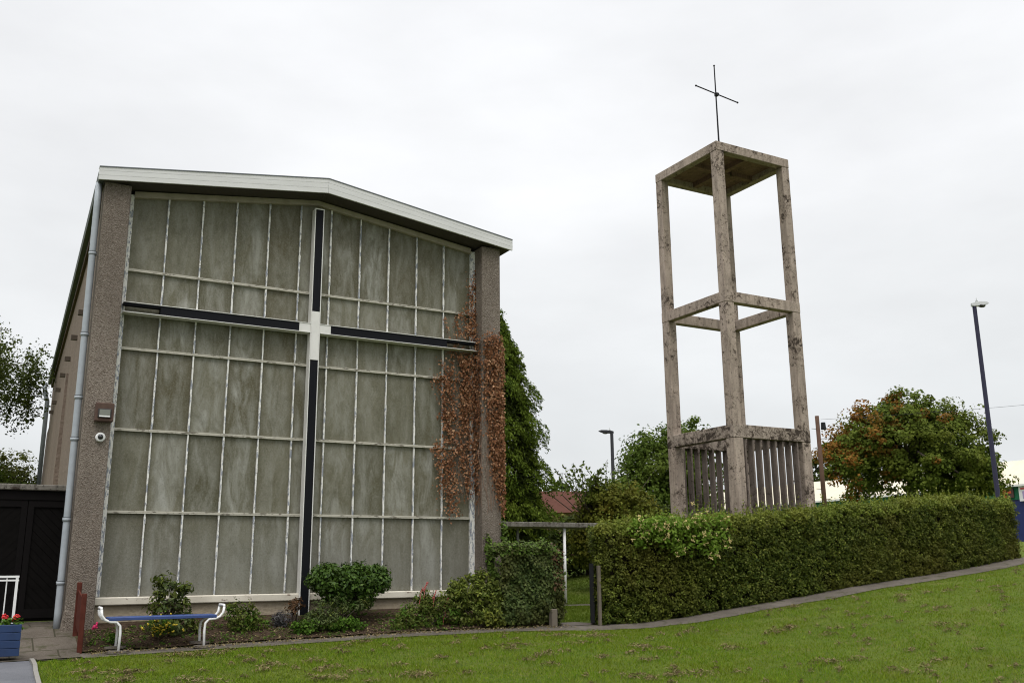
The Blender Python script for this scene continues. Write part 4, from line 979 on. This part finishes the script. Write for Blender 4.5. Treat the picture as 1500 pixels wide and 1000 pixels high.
# dark evergreens behind the walkway
for k, (x, y, rz, lab) in enumerate(((17.6, 17.0, 1.25, 'dark laurel bush nearest the conifer under the walkway roof'), (20.4, 16.6, 1.15, 'dark laurel bush in the middle of the shady back row'), (22.8, 15.0, 1.3, 'dark laurel bush right in the shady back row'))):
    z = h(x, y); tree('laurel_bush', lab, x, y, .1, [(x, y, z + rz * .95, 1.7, 1.2, rz), (x - .5, y, z + rz * 1.4, .9, .8, .8), (x + .6, y, z + rz * .7, 1.1, .9, .8)], 170, 30, .33, .17, 'dark_leaf', .55, cat='shrub', limbs=6, group='laurel bushes behind the walkway')
tree('shade_tree', 'low dark spreading tree just behind the hedge end', 13.9, 4.6, .1, [(14.4, 4.6, 1.75, .9, .8, .75), (14.9, 4.3, 2.1, .8, .7, .5), (14.0, 4.8, 2.0, .5, .5, .35)], 150, 30, .22, .1, 'bush_leaf', .5, limbs=6)
# trees left of the church
zb = h(-3.2, 17)
BR = thing('birch_tree', (-3.2, 17, zb), 'weeping birch with hanging twigs at the left edge', 'tree')
mb = MB().tube([(-3.2, 17, zb - .2), (-3.1, 17, 5), (-2.9, 17, 9.0)], [.2, .14, .04], 10); C = []
for k in range(170):
    a = RNG.uniform(0, 2 * np.pi); r = RNG.uniform(.5, 2.6) if k % 3 else RNG.uniform(1.6, 2.75)
    tx, ty = -2.85 + r * math.cos(a), 17 + r * .9 * math.sin(a); tz_ = 9.1 - .18 * r * r + RNG.normal() * .35
    if k % 4 == 0: mb.tube([(-3.05, 17, RNG.uniform(4.5, 7.5)), ((tx - 3.05) / 2, 17 + (ty - 17) * .5, tz_ + .1), (tx, ty, tz_)], [.04, .025, .01], 5)
    L_ = RNG.uniform(.9, 2.2) * (1.5 if (r < 1.6) else 1); nn = int(L_ * 7)
    for q in range(nn): C.append((tx + RNG.normal() * .14, ty + RNG.normal() * .14, tz_ - L_ * q / nn + RNG.normal() * .08))
C = np.array(C); P, N, S, _ = clump_leaves(C, np.tile([0, 0, .1], (len(C), 1)), 13, .16, .09, 1.2, 0)
leaf_obj('crown', P, N, S, 'birch_leaf', BR, .7); mb.build('trunk', 'bark_pale', BR)
o = tree('thorn_tree', 'scrubby pale green thorn tree above the black gate', -1.7, 20.5, .09, [(-1.5, 20.5, 4.6, 1.5, 1, 1.0), (-.8, 20.6, 4.8, .9, .8, .9), (-2.2, 20.5, 5.0, .9, .8, .8), (-.5, 20.6, 4.2, .8, .8, .9)], 230, 30, .28, .10, 'thorn_leaf', .35, limbs=40)
tree('thorn_bush', 'dark green bush low behind the black gate', -2.1, 18.6, .09, [(-1.9, 18.6, 4.0, 1.1, .8, 1.2), (-.8, 18.8, 3.6, .9, .8, .9)], 240, 34, .26, .10, 'tree_leaf', .4, cat='shrub')
# far trees
tree('far_tree', 'small dark tree behind the telegraph pole left of the maple', 62.0, 43.0, .2, [(62.0, 43, 8.6, 1.6, 1.5, 1.9), (63.5, 42, 7.6, 1.4, 1.5, 1.6)], 110, 30, .5, .3, 'dark_leaf', .5)
tree('far_tree', 'dark treetop over the shed roof at the right edge', 72.6, 27.2, .3, [(72.6, 27.2, 8.3, 2.2, 2, 1.9), (74.5, 25.5, 8.4, 2.4, 2, 1.7)], 130, 30, .7, .4, 'dark_leaf', .5)
tree('far_tree', 'small round tree beside the red house roof', 43.0, 56.0, .25, [(43.0, 56, 7.2, 2.2, 2, 1.6), (40, 57, 6.6, 1.6, 2, 1.2), (46, 54, 6.8, 1.8, 2, 1.2)], 120, 30, .5, .3, 'tree_leaf', .5)
tree('far_tree', 'loose pale bush below the red house roof', 25.3, 27.0, .1, [(25.3, 27.0, 3.3, 2.4, 1.5, 1.0), (23.4, 27.6, 3.3, 1.6, 1.2, .9), (27.5, 26.5, 3.6, 1.6, 1.2, 1.2)], 220, 26, .42, .2, 'thorn_leaf', .45)

# ------------------------------------------------------------------ street furniture
def lamp(x, y, ztop_, label, r, arm, mat, headmat):
    z0 = h(x, y); o = thing('street_lamp', (x, y, z0), label, 'street lamp')
    MB().tube([(x, y, z0 - .2), (x, y, z0 + 1.2), (x, y, z0 + 1.21), (x, y, ztop_)], [r * 1.5, r * 1.5, r, r * .85], 12).build('pole', mat, o, smooth=True)
    d = Vector((arm[0], arm[1], 0)); L_ = d.length; d.normalize(); s_ = Vector((-d.y, d.x, 0)); p = Vector((x, y, ztop_))
    def pt(a, b, c): return tuple(p + d * a + s_ * b + Vector((0, 0, c)))
    mb = MB()
    secs = [(-.12, .07, -.03, .10), (.0, .09, -.04, .13), (L_ * .4, .13, -.02, .17), (L_ * .8, .11, .03, .17), (L_, .03, .09, .12)]
    b0 = len(mb.v)
    for a_, w_, lo, hi in secs: mb.v += [pt(a_, -w_, lo), pt(a_, w_, lo), pt(a_, w_ * .7, hi), pt(a_, -w_ * .7, hi)]
    for k in range(len(secs) - 1):
        for q in range(4): mb.f.append((k * 4 + q, k * 4 + (q + 1) % 4, k * 4 + 4 + (q + 1) % 4, k * 4 + 4 + q)); mb.mi.append(0)
    mb.f += [(3, 2, 1, 0), tuple(len(secs) * 4 - 4 + q for q in range(4))]; mb.mi += [0, 0]
    hd = mb.build('lamp_head', headmat, o, .008)
    MB().ball(pt(L_ * .5, 0, -.01), (.2, .12, .07), 10, 6).build('lens', 'lamp_dark', hd, smooth=True)
    MB().tube([pt(.12, 0, .12), pt(.12, 0, .2), pt(.12, 0, .21), pt(.12, 0, .34)], [.06, .06, .02, .008], 8).build('sensor', 'lamp_head', hd)
    return o
lamp(34.0, 7.3, 12.1, 'tall dark street lamp with a pale head right of the maple', .095, (.55, -.3), 'steel_navy', 'lamp_head')
lamp(32.9, 32.3, 9.75, 'distant dark street lamp above the bushy trees in the middle', .12, (-.8, .3), 'steel_dark', 'steel_dark')
tx, ty = 29.05, 11.75; z0 = h(tx, ty)
TP = thing('telegraph_pole', (tx, ty, z0), 'brown wooden telegraph pole between tower and maple', 'telegraph pole')
MB().tube([(tx, ty, z0 - .3), (tx - .05, ty, 7.7)], [.105, .085], 10).build('pole_shaft', 'pole_wood', TP, smooth=True)
mb = MB()
for k in range(8):
    z = 4.2 + k * .42; sd = -1 if k % 2 else 1; mb.tube([(tx - .03, ty, z), (tx - .03 + sd * .26, ty - sd * .12, z + .02)], .012, 5)
mb.build('climbing_peg', 'steel_dark', TP)
MB().tube([(tx + .16, ty - .12, 7.12), (tx + .16, ty - .12, 7.42)], [.11, .09], 8).build('junction_box', 'steel_dark', TP)
p0 = Vector((tx + .1, ty - .05, 7.55)); p1 = Vector((46, -2, 9.05))
mb = MB().tube([p0.lerp(p1, k / 12) - Vector((0, 0, .25 * 4 * (k / 12) * (1 - k / 12))) for k in range(13)], .006, 5)
tag(mb.build('overhead_wire', 'steel_dark', base=tuple(p0)), 'thin overhead wire running right from the telegraph pole', 'wire')

# black railing post at the right edge
BRL = thing('metal_fence', (22.3, -1.6, 1.65), 'black metal railing past the right end of the hedge', 'fence')
for k in range(9):
    x = 22.02 + k * .12; MB().tube([(x, -1.55 - k * .03, 1.4), (x, -1.55 - k * .03, 2.55)], .014 if k else .03, 6).build('bar', 'steel_dark', BRL)
for z in (1.8, 2.45): MB().hexa([(22.0, -1.56, z), (23.1, -1.82, z), (23.1, -1.79, z), (22.0, -1.53, z)], [(22.0, -1.56, z + .03), (23.1, -1.82, z + .03), (23.1, -1.79, z + .03), (22.0, -1.53, z + .03)]).build('rail', 'steel_dark', BRL)

# ------------------------------------------------------------------ shed and house
SX = 50.0; SH = thing('warehouse', (SX, 24, 2.6), 'long warehouse with cream roof and green cladding behind the maple', 'warehouse')
MB().box(SX, SX + 14, 8, 60, 5.06, 5.86).build('cladding', 'shed_green', SH)
MB().box(SX + .05, SX + 13.9, 17.75, 59.9, 2.0, 5.055).build('wall', 'shed_green', SH)
MB().box(SX + .05, SX + 13.9, 8.1, 17.74, 2.0, 5.054).build('loading_door', 'door_blue', SH)
mb = MB().add([(SX - .15, 7.8, 5.86), (SX - .15, 60.2, 5.86), (SX + 3.5, 60.2, 7.62), (SX + 3.5, 7.8, 7.62), (SX + 14, 7.8, 5.9), (SX + 14, 60.2, 5.9)], [(0, 1, 2, 3), (3, 2, 5, 4), (0, 3, 4), (1, 5, 2)])
mb.build('roof', 'shed_roof', SH)
MB().box(SX - .22, SX - .12, 7.8, 60.2, 5.78, 5.90).build('gutter', 'white_paint', SH)
S1 = thing('sign', (SX - .05, 17.35, 5.4), 'small orange and brown sign on the green cladding', 'sign')
MB().box(SX - .08, SX - .03, 17.05, 17.72, 5.18, 5.70).build('board', 'sign_brown', S1)
mb = MB().box(SX - .1, SX - .081, 17.48, 17.72, 5.18, 5.70); mb.box(SX - .1, SX - .081, 17.18, 17.4, 5.42, 5.56); mb.build('marking', 'sign_orange', S1)
S2 = thing('sign', (SX - .05, 16.2, 5.4), 'white notice with mauve square at the right edge', 'sign')
MB().box(SX - .08, SX - .03, 15.7, 16.72, 4.95, 5.80).build('board', 'sign_white', S2)
MB().box(SX - .1, SX - .081, 15.95, 16.5, 5.1, 5.5).build('marking', 'sign_mauve', S2)
MB().box(SX - .1, SX - .081, 15.85, 16.6, 5.6, 5.7).build('heading', 'sign_red', S2)

HZ = thing('house', (36.3, 43.6, 2.2), 'distant house with a red tiled roof seen past the conifer', 'house')
a = math.radians(-29); u = Vector((math.cos(a), math.sin(a), 0)); w = Vector((-u.y, u.x, 0)); c = Vector((35.2, 43.6, 0))
def hp(p, q, z): return tuple(c + u * p + w * q + Vector((0, 0, z)))
mb = MB().hexa([hp(-5, -3.5, 1.6), hp(5, -3.5, 1.6), hp(5, 3.5, 1.6), hp(-5, 3.5, 1.6)], [hp(-5, -3.5, 5.3), hp(5, -3.5, 5.3), hp(5, 3.5, 5.3), hp(-5, 3.5, 5.3)])
mb.build('wall', 'house_brick', HZ)
mb = MB().add([hp(-5.3, -3.9, 5.2), hp(5.3, -3.9, 5.2), hp(5.3, 3.9, 5.2), hp(-5.3, 3.9, 5.2), hp(-5.3, 0, 6.95), hp(5.3, 0, 6.95)], [(0, 1, 5, 4), (2, 3, 4, 5), (0, 4, 3), (1, 2, 5), (0, 3, 2, 1)])
rf = mb.build('roof', 'roof_tile', HZ)
mb = MB().tube([hp(.9, 0, 6.9), hp(.9, 0, 8.3)], .022, 5); mb.tube([hp(.5, 0, 8.25), hp(1.4, 0, 8.25)], .014, 5)
for k in range(5): mb.tube([hp(.55 + k * .2, -.25, 8.25), hp(.55 + k * .2, .25, 8.25)], .010, 4)
mb.build('aerial', 'steel_dark', rf)
for q in (-2.6, 1.6):
    wf = MB().add([hp(q, -3.53, 3.4), hp(q + 1.3, -3.53, 3.4), hp(q + 1.3, -3.53, 4.6), hp(q, -3.53, 4.6)], [(0, 1, 2, 3)]).build('window', 'lens_black', HZ)

# ------------------------------------------------------------------ light
W = bpy.data.worlds.new('World'); SC.world = W; W.use_nodes = True
nt = W.node_tree; nt.nodes.clear()
def wn(t, **k):
    x = nt.nodes.new(t)
    for a_, v in k.items(): setattr(x, a_, v)
    return x
SUN_EL, SUN_AZ = 56, -62          # degrees; azimuth of the light measured from +Y towards +X
out = wn('ShaderNodeOutputWorld'); tc = wn('ShaderNodeTexCoord'); sep = wn('ShaderNodeSeparateXYZ')
nt.links.new(tc.outputs['Generated'], sep.inputs[0])
rmp = wn('ShaderNodeValToRGB'); rmp.color_ramp.interpolation = 'EASE'
st = [(0, (.80, .82, .83)), (.12, (.85, .87, .88)), (.26, (.94, .955, .965)), (.40, (.985, .995, 1.01)), (.56, (1.02, 1.03, 1.05)), (1, (3.7, 3.7, 3.75))]
while len(rmp.color_ramp.elements) < len(st): rmp.color_ramp.elements.new(.5)
for e, (p, c_) in zip(rmp.color_ramp.elements, st): e.position = p; e.color = (*c_, 1)
nt.links.new(sep.outputs['Z'], rmp.inputs[0])
mp = wn('ShaderNodeMapping'); mp.inputs['Scale'].default_value = (1, 1, 2.6); nt.links.new(tc.outputs['Generated'], mp.inputs[0])
nz = wn('ShaderNodeTexNoise'); nz.inputs['Scale'].default_value = 2.9; nz.inputs['Detail'].default_value = 6; nz.inputs['Roughness'].default_value = .5; nt.links.new(mp.outputs[0], nz.inputs['Vector'])
mr = wn('ShaderNodeMapRange'); mr.inputs['From Min'].default_value = .3; mr.inputs['From Max'].default_value = .7; mr.inputs['To Min'].default_value = .895; mr.inputs['To Max'].default_value = 1.075
nt.links.new(nz.outputs['Fac'], mr.inputs['Value'])
mul = wn('ShaderNodeVectorMath', operation='SCALE'); nt.links.new(rmp.outputs[0], mul.inputs[0]); nt.links.new(mr.outputs[0], mul.inputs['Scale'])
bg1 = wn('ShaderNodeBackground'); nt.links.new(mul.outputs[0], bg1.inputs[0]); bg1.inputs[1].default_value = 1.0
sky = wn('ShaderNodeTexSky', sky_type='NISHITA'); sky.sun_disc = False; sky.sun_elevation = math.radians(SUN_EL); sky.sun_rotation = math.radians(SUN_AZ + 180 if False else SUN_AZ)
bg2 = wn('ShaderNodeBackground'); nt.links.new(sky.outputs[0], bg2.inputs[0]); bg2.inputs[1].default_value = .1
mxs = wn('ShaderNodeMixShader'); mxs.inputs[0].default_value = .06
nt.links.new(bg1.outputs[0], mxs.inputs[1]); nt.links.new(bg2.outputs[0], mxs.inputs[2]); nt.links.new(mxs.outputs[0], out.inputs[0])

sl = bpy.data.lights.new('sun', 'SUN'); sl.energy = 1.3; sl.angle = math.radians(28); sl.color = (1, .96, .9)
so = bpy.data.objects.new('sun', sl); COL.objects.link(so)
# the sun stands high behind the photographer's left shoulder
el = math.radians(SUN_EL); az = math.radians(-150)
dirv = Vector((math.sin(az) * math.cos(el), math.cos(az) * math.cos(el), math.sin(el)))
so.rotation_euler = dirv.to_track_quat('Z', 'Y').to_euler(); so.location = (-10, -20, 30)
sky.sun_rotation = az

# ------------------------------------------------------------------ camera
cd = bpy.data.cameras.new('camera'); cam = bpy.data.objects.new('camera', cd); COL.objects.link(cam)
cd.sensor_width = 36; cd.lens = 1395 / 1500 * 36; cd.clip_end = 5000; cd.clip_start = .1
yaw, pit, rol = math.radians(29.32), math.radians(13.27), math.radians(-.49)
fw = Vector((math.sin(yaw) * math.cos(pit), math.cos(yaw) * math.cos(pit), math.sin(pit))); r0 = Vector((math.cos(yaw), -math.sin(yaw), 0)); u0 = r0.cross(fw)
r1 = r0 * math.cos(rol) + u0 * math.sin(rol); u1 = u0 * math.cos(rol) - r0 * math.sin(rol)
m = Matrix((r1, u1, -fw)).transposed().to_4x4(); m.translation = Vector(CAMP); cam.matrix_world = m
SC.camera = cam
SC.view_settings.view_transform = 'Standard'; SC.view_settings.look = 'None'; SC.view_settings.exposure = 0; SC.view_settings.gamma = 1
SC.render.engine = 'CYCLES'; SC.cycles.filter_width = 1.1
